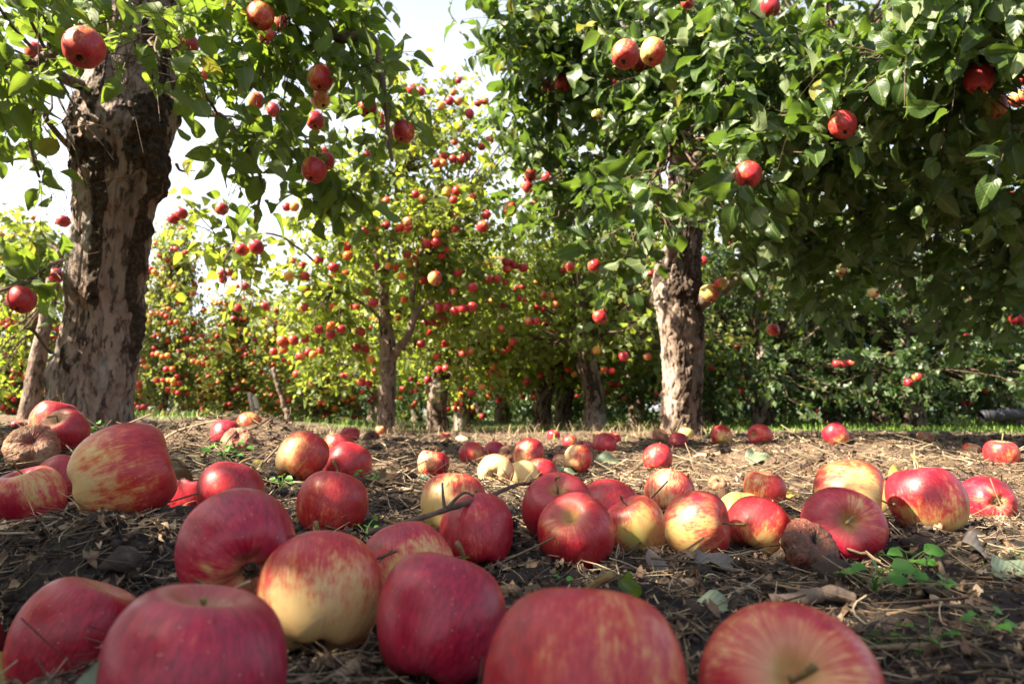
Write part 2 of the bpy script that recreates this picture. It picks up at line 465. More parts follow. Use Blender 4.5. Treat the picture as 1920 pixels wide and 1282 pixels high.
FALLEN = [  # x, y, z, diameter, ground height, kind, stem direction, pale side, blush, hue, cream, label
(0.030,0.296,0.036,0.082,0.003,'a',(0.1,0.45,0.86),(0.5,-0.8,0.3),0.74,0.35,0.3,'huge red apple with mottled orange skin at the front, cut by the bottom edge'),
(0.127,0.325,0.022,0.080,-0.010,'a',(-0.28,-0.78,0.55),(0,-0.7,0.7),0.66,0.5,0.7,'nearest apple whose stem hollow faces the camera ringed in pale peach'),
(-0.146,0.326,0.029,0.082,-0.004,'a',(0.12,0.05,0.98),None,0.98,1,0.2,'glossy magenta apple standing upright in front with a pale leaf on its side'),
(-0.290,0.471,-0.001,0.078,-0.033,'a',(0.35,0.25,0.9),(-0.8,-0.2,-0.5),0.8,0.55,0.5,'dull rosy apple half hidden behind the glossy magenta one'),
(-0.043,0.419,0.027,0.078,-0.004,'a',(0.24,0.5,0.84),None,0.97,0.95,0.2,'plain crimson apple behind the mottled one with grey straw at its base'),
(-0.124,0.455,0.032,0.079,0.000,'a',(-0.1,0.55,0.82),(0.1,-0.9,-0.35),0.44,0.35,0.75,'cream yellow apple with red streaks over its top and underside'),
(-0.196,0.501,0.051,0.084,0.017,'a',(-0.55,0.75,0.25),(0.1,-0.8,-0.7),0.72,0.9,0,'crimson apple with an orange yellow blotch and its eye on the right'),
(-0.088,0.591,0.017,0.077,-0.014,'a',(-0.3,0.5,0.7),(0.5,-0.6,-0.5),0.5,0.75,0.1,'dull orange apple with a mauve shoulder behind the crimson one'),
(-0.035,0.698,0.028,0.076,-0.002,'a',(-0.12,0.5,0.84),(-0.2,-0.9,0.3),0.84,0.45,0.2,'red apple with small brown bruise lying under the bare twig'),
(-0.069,0.822,0.038,0.080,0.006,'a',(0,0.5,0.84),(-0.5,-0.8,-0.4),0.4,0.2,0.6,'cream apple with red cap crossed by the bare twig'),
(0.064,0.700,0.028,0.076,-0.003,'a',(-0.25,-0.7,0.65),(-0.3,-0.6,0.6),0.8,0.3,0.3,'red striped apple tilting its long curved stem to the camera'),
(0.051,0.771,0.042,0.081,0.010,'a',(-0.05,-0.6,0.8),None,0.88,0.5,0.1,'dark red apple with dusty shoulder and upright stem behind the striped one'),
(0.127,0.922,0.020,0.078,-0.011,'a',(0.36,0.5,0.84),None,0.93,0.3,0.1,'bright red apple peeping out behind the yellow striped one'),
(0.149,0.838,0.010,0.073,-0.019,'a',(-0.35,-0.1,0.9),(0.4,-0.8,-0.3),0.45,0.4,0.1,'upright yellow green apple with fine red stripes'),
(0.204,0.770,0.024,0.076,-0.006,'a',(0.85,-0.45,0.15),(-0.7,-0.6,-0.1),0.55,0.55,0.2,'red and cream apple with its stem pointing sideways to the right'),
(0.236,1.046,0.024,0.077,-0.006,'a',(0.3,0.45,0.86),(-0.6,-0.7,0.2),0.58,0.6,0.9,'pale pink sunlit apple just behind the red and cream one'),
(0.284,0.806,0.015,0.074,-0.015,'a',(0.5,0.4,0.7),(-0.2,-0.5,-0.8),0.56,0.2,0.3,'dull orange apple with bruised left cheek and lemon base'),
(0.302,0.913,0.007,0.075,-0.023,'a',(0,0.35,-0.9),(0,-0.8,0.5),0.12,0.1,0.1,'pale green apple showing its dry eye behind the bruised orange one'),
(0.287,0.677,0.017,0.058,0.001,'r',(0.25,-0.7,0.65),None,0.9,0.5,0,'dark brown rotten apple leaning on the largest striped red one'),
(0.349,0.737,0.029,0.083,-0.004,'a',(-0.2,-0.92,0.3),(0.3,-0.8,0.5),0.78,0.8,0.2,'big striped red apple with its hollow facing the camera'),
(0.393,0.813,0.052,0.085,0.018,'a',(0.85,-0.5,-0.1),(-0.2,-0.8,0.4),0.6,0.15,0.3,'orange and red apple with stem on the right behind the big striped one'),
(0.524,1.027,0.018,0.078,-0.013,'a',(0.36,0.5,0.84),(0.4,-0.8,-0.2),0.45,0.2,0.2,'apple squeezed between the orange apple and the large two-tone one'),
(0.500,0.840,0.042,0.086,0.008,'a',(-0.1,0.2,0.95),(0.1,-0.5,-0.9),0.5,0.6,0.1,'large two-tone apple red above and lemon yellow below behind a seedling'),
(0.741,1.085,0.010,0.078,-0.021,'a',(0.15,0.98,-0.1),(-0.2,-0.95,0),0.78,0.6,0.2,'red apple at the right end showing its dark eye'),
(0.469,1.290,0.003,0.076,-0.027,'a',(0.1,-0.1,0.95),(-0.5,-0.6,0.5),0.72,0.1,0.6,'small bright red apple standing alone in full sun'),
(-0.201,0.776,0.045,0.080,0.013,'a',(0.1,0.3,0.95),(-0.3,-0.9,0),0.8,0.1,0.2,'smooth orange red apple standing alone with sun on its left shoulder'),
(-0.349,0.857,0.050,0.080,0.018,'a',(0.12,0.5,0.84),None,0.92,0.35,0.3,'red apple with dead grass stalks against it beside the bitten one'),
(-0.410,0.912,0.041,0.078,0.009,'b',(0.1,0.2,0.9),None,0.97,0.35,0.2,'half eaten red apple with jagged bite behind the red one'),
(-0.391,0.697,0.088,0.097,0.049,'a',(0.85,0.45,0.27),(-0.6,-0.7,-0.3),0.5,0.12,0.6,'largest sunlit apple on the left with red streaks over peach skin'),
(-0.610,0.879,0.041,0.082,0.008,'a',(-0.2,-0.25,0.95),(0.6,-0.6,0.5),0.66,0.7,0,'two-tone red and green apple with a long tilted stem at the left edge'),
(-0.644,0.995,0.049,0.075,0.019,'a',(0.12,0.5,0.84),(0.3,-0.5,-0.8),0.86,0.3,0.2,'red apple tucked behind the big peach streaked apple'),
(-0.745,1.071,0.091,0.077,0.070,'r',(0.45,-0.65,0.55),None,0.12,0.3,0,'pale brown rotten apple with a shrivelled hollow facing up'),
(-0.790,1.215,0.111,0.080,0.079,'a',(-0.05,-0.65,0.75),(-0.4,-0.6,0.5),0.74,0.35,0.8,'sunlit red apple with stem hollow visible right behind the rotten one'),
(-0.858,1.286,0.130,0.081,0.098,'a',(0.2,0.1,0.95),(-0.5,-0.7,0.2),0.72,0.4,0.6,'red apple with a thin stem nearest the base of the thick trunk'),
(-2.657,3.691,0.067,0.066,0.041,'a',(0.1,0,0.9),None,0.85,0.9,0.5,'tiny pink apple beside a yellow leaf at the left edge'),
(-0.717,1.727,0.089,0.078,0.058,'a',(0.12,0.5,0.84),None,0.95,0.6,0.1,'crimson apple with a brown rotten one leaning on its front'),
(-0.730,1.908,0.110,0.076,0.080,'a',(0.24,0.5,0.84),(0.3,-0.8,0.3),0.66,0.1,0.2,'orange red apple behind the crimson one on the mound edge'),
(-0.579,1.453,0.085,0.066,0.067,'r',(0.2,-0.7,0.6),None,0.1,0.2,0,'caramel brown rotten apple resting against the crimson apple'),
(-0.339,1.113,0.076,0.081,0.043,'a',(0.36,0.5,0.84),(-0.7,-0.6,0.1),0.5,0.08,0.95,'peach coloured sunlit apple with a red right half by yellow weeds'),
(-0.419,1.666,0.060,0.076,0.030,'a',(0.1,0.2,0.9),(-0.3,-0.8,0.4),0.78,0.2,0.5,'red apple close behind the peach sunlit one'),
(-0.284,1.198,0.056,0.079,0.025,'a',(0.24,0.5,0.84),(0.1,-0.6,-0.8),0.8,0.25,0.6,'flattish red apple with pale base between the peach and orange red ones'),
(-0.600,2.547,0.060,0.074,0.030,'a',(0,-0.1,0.9),None,0.9,0.4,0.3,'small red apple in the grass behind the peach apple pair'),
(-0.538,2.641,0.044,0.062,0.027,'r',(0.3,-0.7,0.5),None,0.9,0.5,0,'nearly black rotten apple lying in dry grass left of the middle'),
(-0.630,3.407,-0.005,0.058,-0.020,'r',(0.1,-0.2,0.8),None,0.3,0.3,0,'small brown rotten apple right of the nearly black one'),
(-0.190,1.667,0.020,0.078,-0.012,'a',(0.1,0.1,0.95),(-0.7,-0.6,0.1),0.62,0.3,1,'half pink half white sunlit apple alone near a pale leaf'),
(-0.122,2.081,0.020,0.075,-0.010,'a',(0.12,0.5,0.84),(0.5,-0.6,-0.4),0.62,0.4,0.1,'red and yellow apple left of the dark crimson one'),
(-0.058,2.276,0.014,0.075,-0.016,'a',(0,0.5,0.84),None,0.99,0.9,0,'dark crimson round apple touching the red and yellow one'),
(-0.010,2.109,0.016,0.066,-0.002,'r',(0.1,-0.5,0.4),None,0.05,0.1,0,'soft orange brown apple wedged behind the dark crimson one'),
(0.042,1.774,0.038,0.081,0.006,'a',(0.12,0.5,0.84),(-0.5,-0.8,-0.1),0.6,0.45,0.8,'rose pink apple with pale freckles at the back of the pale trio'),
(-0.035,1.463,0.022,0.078,-0.009,'a',(0.1,0.98,0.1),(-0.2,-0.95,0.2),0.4,0.2,1,'cream apple showing its brown eye to the camera in full sun'),
(0.025,1.601,-0.001,0.073,-0.030,'a',(0.12,0.5,0.84),(0,-0.9,0.1),0.05,0.2,0.6,'pale lemon apple between the cream one and a red one'),
(0.069,1.652,0.001,0.078,-0.030,'a',(0.12,0.5,0.84),(-0.6,-0.6,0.4),0.76,0.35,0.8,'red apple with a white sunlit flank beside the pale lemon one'),
(-0.093,2.122,-0.006,0.050,-0.014,'a',(0.1,-0.2,0.8),(0,-0.8,0.4),0.4,0.2,0.9,'half buried peach apple in front of the dark crimson one'),
(0.172,1.824,0.021,0.078,-0.010,'a',(0.36,0.5,0.84),(-0.8,-0.5,0.2),0.48,0.15,1,'pale cream apple with a red right side below the crimson cluster'),
(0.148,2.090,-0.007,0.056,-0.016,'a',(0.1,-0.2,0.8),(0,-0.9,0.2),0.55,0.3,0.9,'dull pink apple sunk in litter left of the pale cream one'),
(0.237,3.919,0.008,0.074,-0.022,'a',(0.1,-0.2,0.8),None,0.92,0.6,0.1,'distant round red apple alone before a dark thin trunk'),
(0.270,3.228,0.001,0.076,-0.029,'a',(0.12,0.5,0.84),(0.5,-0.7,0.3),0.7,0.3,0,'small dark red apple with an orange cheek'),
(0.307,3.050,-0.010,0.062,-0.026,'r',(0.1,-0.7,0.5),None,0.4,0.2,0,'brown rotten apple beside the dark red orange-cheeked one'),
(0.296,2.624,-0.003,0.074,-0.033,'a',(0.1,-0.2,0.8),None,0.93,0.6,0.2,'low crimson apple above a fallen pale green leaf'),
(0.293,2.187,0.042,0.078,0.011,'a',(0.12,0.5,0.84),None,0.9,0.4,0.3,'largest apple of the far crimson cluster'),
(0.502,3.393,0.009,0.074,-0.021,'a',(0.1,-0.2,0.8),None,0.92,0.5,0.2,'red apple at the back of the far crimson cluster'),
(0.479,3.838,0.008,0.060,-0.008,'r',(0.1,-0.6,0.5),None,0.1,0.2,0,'pale brown shrivelled apple behind the far crimson cluster'),
(0.171,2.381,0.011,0.056,-0.004,'r',(0.1,-0.4,0.7),None,0.15,0.1,0,'flat tan rotten apple left of the far crimson cluster'),
(0.380,1.803,0.025,0.078,-0.006,'a',(0.24,0.5,0.84),(-0.3,-0.8,0.3),0.8,0.25,0.4,'round red apple beside a crumpled brown leaf ball'),
(0.618,2.566,0.033,0.075,0.003,'a',(0.24,0.5,0.84),None,0.96,0.55,0.1,'dark red apple near the foot of the shaded thick trunk'),
(0.585,2.717,0.050,0.067,0.031,'r',(0.1,-0.4,0.6),None,0.02,0.1,0,'tan apple with soft skin left of the dark red one by the trunk'),
(0.842,3.345,0.037,0.072,0.008,'a',(0.1,-0.2,0.8),(0,-0.9,0.2),0.1,0.1,0,'yellow green apple at the foot of the shaded thick trunk'),
(0.769,2.528,0.058,0.076,0.028,'a',(0.12,0.5,0.84),(0.2,-0.8,-0.5),0.58,0.15,0.1,'orange red apple on bare soil just right of the shaded trunk'),
(0.825,2.286,0.069,0.076,0.039,'a',(-0.8,-0.5,0.1),(0.3,-0.8,0.1),0.78,0.4,0.1,'red apple in shade between the orange red one and the two-tone one'),
(1.017,2.163,0.075,0.078,0.044,'a',(-0.3,0.4,0.8),(0.4,-0.7,-0.5),0.66,0.5,0,'lone far apple with a red cap and a yellow cheek'),
(1.270,1.792,0.038,0.080,0.006,'a',(0,-0.1,0.95),(-0.4,-0.8,0.1),0.78,0.2,0.8,'bright red sunlit apple lying far out at the right edge'),
(1.694,2.823,0.041,0.068,0.023,'r',(0.1,-0.2,0.8),None,0,0.1,0,'flat orange brown rotten apple at the edge of the grass'),
(0.418,1.411,0.001,0.040,-0.010,'r',(0.1,-0.5,0.6),None,0.05,0.4,0,'small tan rotten apple left of the small bright red one'),
(1.747,2.623,-0.003,0.062,-0.013,'a',(0.1,-0.2,0.8),(-0.3,-0.8,0.2),0.6,0.3,0.9,'half buried pink apple left of the bright right edge apple'),
(-0.420,4.337,-0.017,0.068,-0.044,'a',(0.1,-0.2,0.8),None,0.75,0.2,0.5,'dull red apple lying flat far back beside the white apple piece'),
(-0.251,3.480,0.003,0.066,-0.015,'c',(0.2,-0.2,0.8),None,0,0.2,1,'white peeled piece of apple lying far back in the middle'),
(-0.430,0.532,-0.031,0.081,-0.063,'a',(0.12,0.5,0.84),None,0.9,0.3,0.3,'sliver of a red apple at the lower left edge of the photo'),
(1.287,4.491,-0.006,0.068,-0.033,'a',(0.1,-0.2,0.8),None,0.8,0.3,0.3,'small dull red apple right beside the shaded thick trunk'),
(0.926,3.490,-0.003,0.058,-0.019,'r',(0.1,-0.2,0.8),None,0.2,0.2,0,'small dark brown rotten apple in front of the shaded trunk'),
(-0.989,5.166,0.003,0.072,-0.026,'a',(0.1,-0.2,0.8),(-0.3,-0.9,0.1),0.6,0.3,0.8,'small pinkish apple at the foot of the forked slim tree'),
]
GROUND_PTS = [(-1.49,2.42,0.094),(1.11,4.54,0.007),(-1.01,5.54,-0.017),(-0.75,7.06,-0.084),(-0.68,9.08,-0.144),(0.41,8.07,-0.099),(0.66,8.57,-0.121),(0.76,6.55,-0.057),(4.11,7.06,-0.046),(-3.38,9.06,0.010),(-4.12,8.05,0.088),(-3.87,5.53,0.107),(4.18,9.07,-0.060),(-1.20,0.30,0.000),(1.20,0.30,0.000),(0.00,-0.50,0.000),(-2.00,1.00,0.080),(2.00,1.00,0.000),(3.00,2.50,0.030),(-3.00,3.00,0.050),(-2.00,-1.50,0.000),(2.00,-1.50,0.000),(0.00,15.00,-0.170),(12.00,15.00,-0.150),(-12.00,15.00,-0.150),(0.00,40.00,-0.250),(40.00,40.00,-0.250),(-40.00,40.00,-0.250),(0.00,-6.00,0.000),(8.00,2.00,0.000),(-8.00,2.00,0.000),(0.40,0.25,0.000),(0.80,0.45,0.000)]

# ---------------------------------------------------------------- apple shapes (unit diameter; stem hollow up +Z)
PROF = np.array([(0, .305), (.022, .31), (.055, .335), (.10, .385), (.155, .425), (.225, .448), (.30, .437), (.38, .38), (.45, .27), (.49, .13), (.5, 0),
                 (.487, -.13), (.452, -.25), (.40, -.345), (.335, -.41), (.265, -.443), (.20, -.447), (.14, -.425), (.09, -.385), (.05, -.36), (0, -.352)])
def apple_shape(seed, seg, ring, rotten=False, tall=1.0):
    rg = np.random.default_rng(seed)
    pr = curve(PROF, ring)
    pr[:, 0] = np.clip(pr[:, 0], 0, None); pr[0, 0] = pr[-1, 0] = 0
    a = np.arange(seg) / seg * 2 * math.pi
    r = np.repeat(pr[1:-1, 0:1], seg, 1); z = np.repeat(pr[1:-1, 1:2], seg, 1)
    low = sstep(.15, -.45, z); hi = sstep(.1, .45, z)
    ph = rg.uniform(0, 6.28, 4)
    r = r * (1 + .030 * low * np.cos(5 * a + ph[0]) + .018 * hi * np.cos(3 * a + ph[1]) + .022 * np.cos(2 * a + ph[2]) + .02 * np.cos(a + ph[3]))
    r = r * (1 - .09 * low * rg.uniform(.4, 1.3))
    z = z * tall * .93 + .03 * np.cos(a + ph[1]) * (r / .5) ** 2 + .018 * low * np.cos(5 * a + ph[0]) * np.clip(r / .3, 0, 1)
    V = np.stack([r * np.cos(a), r * np.sin(a), z], -1).reshape(-1, 3)
    V = np.vstack([V, [[0, 0, pr[0, 1] * tall]], [[0, 0, pr[-1, 1] * tall]]])
    V[:, 0] += V[:, 2] * rg.normal(0, .05)
    V = V * (1 + .025 * vnoise(V * 3.1, seed)[:, None])
    if rotten:
        V[:, 2] *= .74
        n = fbm(V * 5.5, 5, seed); an = np.arctan2(V[:, 1], V[:, 0]); w = -sstep(.28, .0, np.abs(fbm(np.stack([np.cos(an) * 4.5, np.sin(an) * 4.5, V[:, 2] * 1.6], -1), 3, seed))) + .5
        V = V * (1 + .10 * n + .055 * w)[:, None]
        V = V * .98
    k = ring - 2
    I = np.arange(k * seg).reshape(k, seg); J = np.roll(I, -1, 1)
    Q = np.stack([I[:-1], I[1:], J[1:], J[:-1]], -1).reshape(-1, 4)
    t, b = k * seg, k * seg + 1
    T = np.vstack([np.stack([np.full(seg, t), I[0], J[0]], -1), np.stack([np.full(seg, b), J[-1], I[-1]], -1)])
    return V, Q, T
def bite(V, Q, T, seed):
    """eat the crown of the apple away: a hollow with a ragged rim"""
    rr = np.hypot(V[:, 0], V[:, 1]); a = np.arctan2(V[:, 1], V[:, 0])
    rim = .16 + .05 * np.cos(a - 2.2) + .035 * vnoise(np.stack([np.cos(a) * 3, np.sin(a) * 3, a * 0], -1), seed) + .02 * vnoise(np.stack([np.cos(a) * 9, np.sin(a) * 9, a * 0], -1), seed)
    cut = V[:, 2] > rim
    bowl = rim - .20 * (1 - np.clip(rr / .47, 0, 1) ** 2) + .02 * vnoise(V * 14, 3)
    V = V.copy(); V[cut, 2] = bowl[cut]
    mi = np.concatenate([cut[Q].all(1), cut[T].all(1)]).astype(int)
    return V, mi

HI = [apple_shape(s, 80, 44, tall=tl) for s, tl in ((11, 1.0), (12, .94), (13, 1.04), (14, 1.07), (15, 1.0))]
ROT = [apple_shape(s, 80, 40, True) for s in (21, 22, 23)]
LO = [apple_shape(s, 28, 18, tall=tl) for s, tl in ((31, .97), (32, 1.03), (33, .92))]
def basis(axis, pale, seed):
    z = nrm(np.array(axis, float))
    if pale is None:
        rg = np.random.default_rng(seed); pale = rg.normal(size=3)
    x = -np.array(pale, float); x = x - z * x.dot(z)
    x = nrm(x); y = np.cross(z, x)
    return np.stack([x, y, z], 1)                                     # columns
LAY = []
for i, (x, y, z, D, g, kind, ax, pale, bl, hu, cr, lab) in enumerate(FALLEN):
    R_ = basis(ax, pale, i)
    Vv = (HI[i % 5] if kind in 'ab' else ROT[i % 3])[0] if kind != 'c' else HI[1][0] * np.array([1, .8, .7])
    low = ((Vv * D) @ R_.T)[:, 2].min()
    gz = g if ('half buried' in lab or 'sunk' in lab) else z + low + .003 + .07 * D
    LAY.append((R_, gz))

# ---------------------------------------------------------------- ground: one sheet to the horizon
CP = np.array([(a[0], a[1], l[1]) for a, l in zip(FALLEN, LAY)] + [(a[0] - .75 * a[3] * a[0] / math.hypot(a[0], a[1]), a[1] - .75 * a[3] * a[1] / math.hypot(a[0], a[1]), l[1]) for a, l in zip(FALLEN, LAY) if .38 < a[1] < 1.3 and 'half' not in a[11]] + GROUND_PTS)
def base_z(x, y):
    out = np.zeros(len(x))
    for s in range(0, len(x), 20000):
        X, Y = x[s:s + 20000, None], y[s:s + 20000, None]
        d2 = (X - CP[:, 0]) ** 2 + (Y - CP[:, 1]) ** 2
        rs = .04 + .05 * np.hypot(CP[:, 0], CP[:, 1])
        w = 1.0 / (d2 + (.35 * rs) ** 2) ** 1.6
        out[s:s + 20000] = (w * CP[:, 2]).sum(1) / w.sum(1)
    return out
def ground_z(x, y):
    x = np.asarray(x, float); y = np.asarray(y, float)
    z = base_z(x, y)
    p = np.stack([x, y, x * 0], -1)
    far = np.clip(np.hypot(x, y) / 1.2, .35, 2.2)
    near_apple = np.ones(len(x))
    n = fbm(p * 11, 3, 3) * .011 * far + np.abs(vnoise(p * 34, 5)) * .010 + np.abs(vnoise(p * 85, 6)) * .007 + vnoise(p * 190, 8) * .002 - .006
    # a mound of raked litter in front of the thick left trunk
    n = n + .05 * np.exp(-((x + .80) / .28) ** 2 - ((y - 2.0) / .22) ** 2)
    return z + n
def lines(a, b, s0, grow, c):
    """coordinates from a to b, finest (s0) around c"""
    up_, dn = [c], [c]
    while up_[-1] < b: up_.append(up_[-1] + s0 * (1 + grow * abs(up_[-1] - c)))
    while dn[-1] > a: dn.append(dn[-1] - s0 * (1 + grow * abs(dn[-1] - c)))
    return np.array(dn[::-1] + up_[1:])
gx = lines(-80, 80, .0055, 2.6, 0.0)
gy = lines(-8, 120, .0050, 2.8, .55)
GX, GY = np.meshgrid(gx, gy)
gX, gY = GX.ravel(), GY.ravel()
gV = np.stack([gX, gY, ground_z(gX, gY)], -1)
I_ = np.arange(len(gX)).reshape(GX.shape)
gQ = np.stack([I_[:-1, :-1], I_[:-1, 1:], I_[1:, 1:], I_[1:, :-1]], -1).reshape(-1, 4)
def dry_at(x, y):
    p = np.stack([x, y, x * 0], -1)
    return np.clip(sstep(.75, 1.45, y + .12 * np.sin(x * 3)) * .9 + .25 * vnoise(p * 2.2, 41), 0, 1)
def green_at(x, y):
    return sstep(4.8, 6.2, y + 1.9 * vnoise(np.stack([x, y, x * 0], -1) * .8, 44) + .45 * np.clip(x - 1.2, -6, 3)) * .9
ground = build("ground", gV, gQ, mats=[M['soil']], attrs={'dry': dry_at(gX, gY), 'green': green_at(gX, gY)})
tag(ground, "dark orchard soil strewn with dry straw and leaf litter", "ground", kind="structure")

# ---------------------------------------------------------------- leaves, twigs, crowns
def leaf_tmpl(seed, nx, ny, width=.62, fold=.22, curl=.5, wave=.05, petiole=.22):
    rg = np.random.default_rng(seed)
    v = np.linspace(0, 1, ny); u = np.linspace(-1, 1, nx)
    w = width * .5 * np.sin(math.pi * np.clip(v, 0, 1) ** .82) ** .78
    w[-1] = .008; w[0] = .012
    U, Vv = np.meshgrid(u, v)
    Wd = w[:, None]
    X = U * Wd * (1 - .12 * rg.random())
    th = curl * (Vv ** 1.3)
    Y = petiole + (np.sin(th) / max(curl, .05)) * 1.0 if curl > .05 else petiole + Vv
    Z = -(1 - np.cos(th)) / max(curl, .05)
    Z = Z + fold * np.abs(U) * Wd * 2 * .5 + wave * np.sin(Vv * 9 + U * 2 + rg.uniform(0, 6)) * np.abs(U) ** 1.5
    tw = rg.normal(0, .25) * Vv
    X2 = X * np.cos(tw) - Z * 0; Z2 = Z + X * np.sin(tw)
    P = np.stack([X2, Y, Z2], -1).reshape(-1, 3)
    I = np.arange(nx * ny).reshape(ny, nx)
    Q = np.stack([I[:-1, :-1], I[:-1, 1:], I[1:, 1:], I[1:, :-1]], -1).reshape(-1, 4)
    uv = np.stack([X, Vv], -1).reshape(-1, 2)
    if petiole > .05:                                                  # a thin leaf stalk
        n = len(P)
        P = np.vstack([P, [(-.012, 0, .04), (.012, 0, .04)]])
        m = nx // 2
        Q = np.vstack([Q, [(n, n + 1, I[0, min(m + 1, nx - 1)], I[0, max(m - 1, 0)])]])
        uv = np.vstack([uv, [(0, 0), (0, 0)]])
    return P, Q, uv
NEAR = [leaf_tmpl(s, 5, 8, w, f, c, wv) for s, w, f, c, wv in ((1, .62, .30, .5, .05), (2, .70, .12, .9, .09), (3, .56, .45, .35, .04), (4, .66, .2, 1.3, .08), (5, .60, .5, .8, .06))]
MID = [leaf_tmpl(s, 3, 4, w, f, c, wv, .2) for s, w, f, c, wv in ((1, .64, .30, .5, .03), (2, .70, .15, .9, .05), (3, .58, .45, .4, .03))]
FAR = [leaf_tmpl(s, 3, 3, w, f, c, .0, .04) for s, w, f, c in ((1, .72, .30, .5), (2, .78, .15, .9))]
def place_leaves(pos, dr, nm, size, tmpls, rg):
    n = len(pos)
    y = nrm(dr); z = nm - y * (nm * y).sum(1, keepdims=True); z = nrm(z); x = np.cross(y, z)
    pick = rg.integers(0, len(tmpls), n)
    Vs, Qs, Us, off = [], [], [], 0
    for k, (tv, tq, tu) in enumerate(tmpls):
        s = pick == k
        if not s.any(): continue
        m = s.sum(); sz = size[s][:, None, None]
        V = pos[s][:, None, :] + sz * (tv[None, :, 0:1] * x[s][:, None, :] + tv[None, :, 1:2] * y[s][:, None, :] + tv[None, :, 2:3] * z[s][:, None, :])
        Vs.append(V.reshape(-1, 3))
        Qs.append((tq[None] + (np.arange(m) * len(tv))[:, None, None] + off).reshape(-1, 4))
        Us.append(np.tile(tu, (m, 1))); off += m * len(tv)
    return np.vstack(Vs), np.vstack(Qs), np.vstack(Us)
def rdir(rg, n):
    return nrm(rg.normal(size=(n, 3)))
def foliage(rg, blobs, leaf=.082, tmpl=NEAR, ntw=6, nlf=7, tw_len=(.10, .26), up=.55, droop=.25, sites=(), thick=.004, prune=None):
    """blobs: (root xyz, centre xyz, radii xyz, branchlets). Branchlets run from each root out through its blob, twigs off them, leaves off the twigs."""
    root = np.vstack([np.repeat([b[0]], b[3], 0) for b in blobs]); cen = np.vstack([np.repeat([b[1]], b[3], 0) for b in blobs])
    rad = np.vstack([np.repeat([b[2]], b[3], 0) for b in blobs]); n = len(root)
    d = rdir(rg, n); d[:, 2] += .05
    end = cen + d * rad * (rg.uniform(.15, 1, (n, 1)) ** .5)
    mid = (root * .45 + end * .55) + rg.normal(size=(n, 3)) * .06 * rad + np.array([0, 0, .10]) * rad
    t = np.linspace(0, 1, 7)[None, :, None]
    BP = (1 - t) ** 2 * root[:, None] + 2 * t * (1 - t) * mid[:, None] + t ** 2 * end[:, None]
    BP = BP + rg.normal(size=BP.shape) * .012 * np.array([0, .6, 1, 1, 1, 1, .6])[None, :, None]
    L = np.linalg.norm(end - root, axis=1)
    BR = (thick * (.5 + L[:, None])) * np.linspace(1.5, .45, 7)[None]
    # twigs
    tt = rg.uniform(.30, 1.0, (n, ntw)); tt[:, 0] = 1.0
    b3 = lambda q: (1 - q) ** 2 * root[:, None] + 2 * q * (1 - q) * mid[:, None] + q ** 2 * end[:, None]
    tb = b3(tt[..., None]).reshape(-1, 3)
    bd = nrm(end - mid)[:, None].repeat(ntw, 1).reshape(-1, 3)
    outw = nrm(tb - np.repeat(cen, ntw, 0))
    td = nrm(bd * .55 + outw * .35 + rdir(rg, len(tb)) * .75 + np.array([0, 0, .18]))
    tl = rg.uniform(*tw_len, len(tb))
    if len(sites):
        s = np.asarray(sites, float); k = 2
        sb = np.repeat(s, k, 0)
        sd_ = nrm(np.array([0, 0, .5]) + rdir(rg, len(sb)) * .8)
        tb = np.vstack([tb, sb]); td = np.vstack([td, sd_]); tl = np.concatenate([tl, np.full(len(sb), .10)])
    N = len(tb)
    u = np.linspace(0, 1, 4)[None, :, None]
    TP = tb[:, None] + td[:, None] * tl[:, None, None] * u + np.array([0, 0, -droop]) * tl[:, None, None] * u ** 2
    TR = np.full((N, 4), thick * .42) * np.linspace(1, .5, 4)[None]
    # leaves
    lt = (np.arange(nlf)[None] + rg.uniform(.2, 1.0, (N, nlf))) / nlf
    lt[:, -1] = 1
    lp = tb[:, None] + td[:, None] * tl[:, None, None] * lt[..., None] + np.array([0, 0, -droop]) * tl[:, None, None] * lt[..., None] ** 2
    lp = lp.reshape(-1, 3)
    side = rdir(rg, len(lp)); tdr = np.repeat(td, nlf, 0)
    side = nrm(side - tdr * (side * tdr).sum(1, keepdims=True))
    ld = nrm(tdr * .45 + side * .85 + np.array([0, 0, -.22]) + np.array([0, 0, -.5]) * rg.random((len(lp), 1)))
    ln = nrm(np.array([0, 0, up]) + nrm(lp - np.repeat(np.repeat([cen.mean(0)], 1, 0), len(lp), 0)) * .35 + rdir(rg, len(lp)) * .85)
    sz = leaf * rg.uniform(.55, 1.12, len(lp)) * (1 - .3 * (rg.random(len(lp)) < .3))
    keep = rg.random(len(lp)) < .9
    if prune is not None: keep &= prune(lp + ld * sz[:, None] * .7, rg)
    return dict(leaf=place_leaves(lp[keep], ld[keep], ln[keep], sz[keep], tmpl, rg), branch=(BP, BR), twig=(TP, TR), tips=TP[:, -1], n=keep.sum())
def crown_parts(root, f, leafmat, twigs=True, sides=4):
    lv, lq, lu = f['leaf']
    build("crown", lv, lq, mats=[leafmat], parent=root, uv=lu)
    if twigs:
        V1, Q1, T1 = tubes(*f['branch'], sides=5); V2, Q2, T2 = tubes(*f['twig'], sides=3, cap=False)
        build("twig_sprays", np.vstack([V1, V2]), np.vstack([Q1, Q2 + len(V1)]), T1, mats=[M['twig']], parent=root)

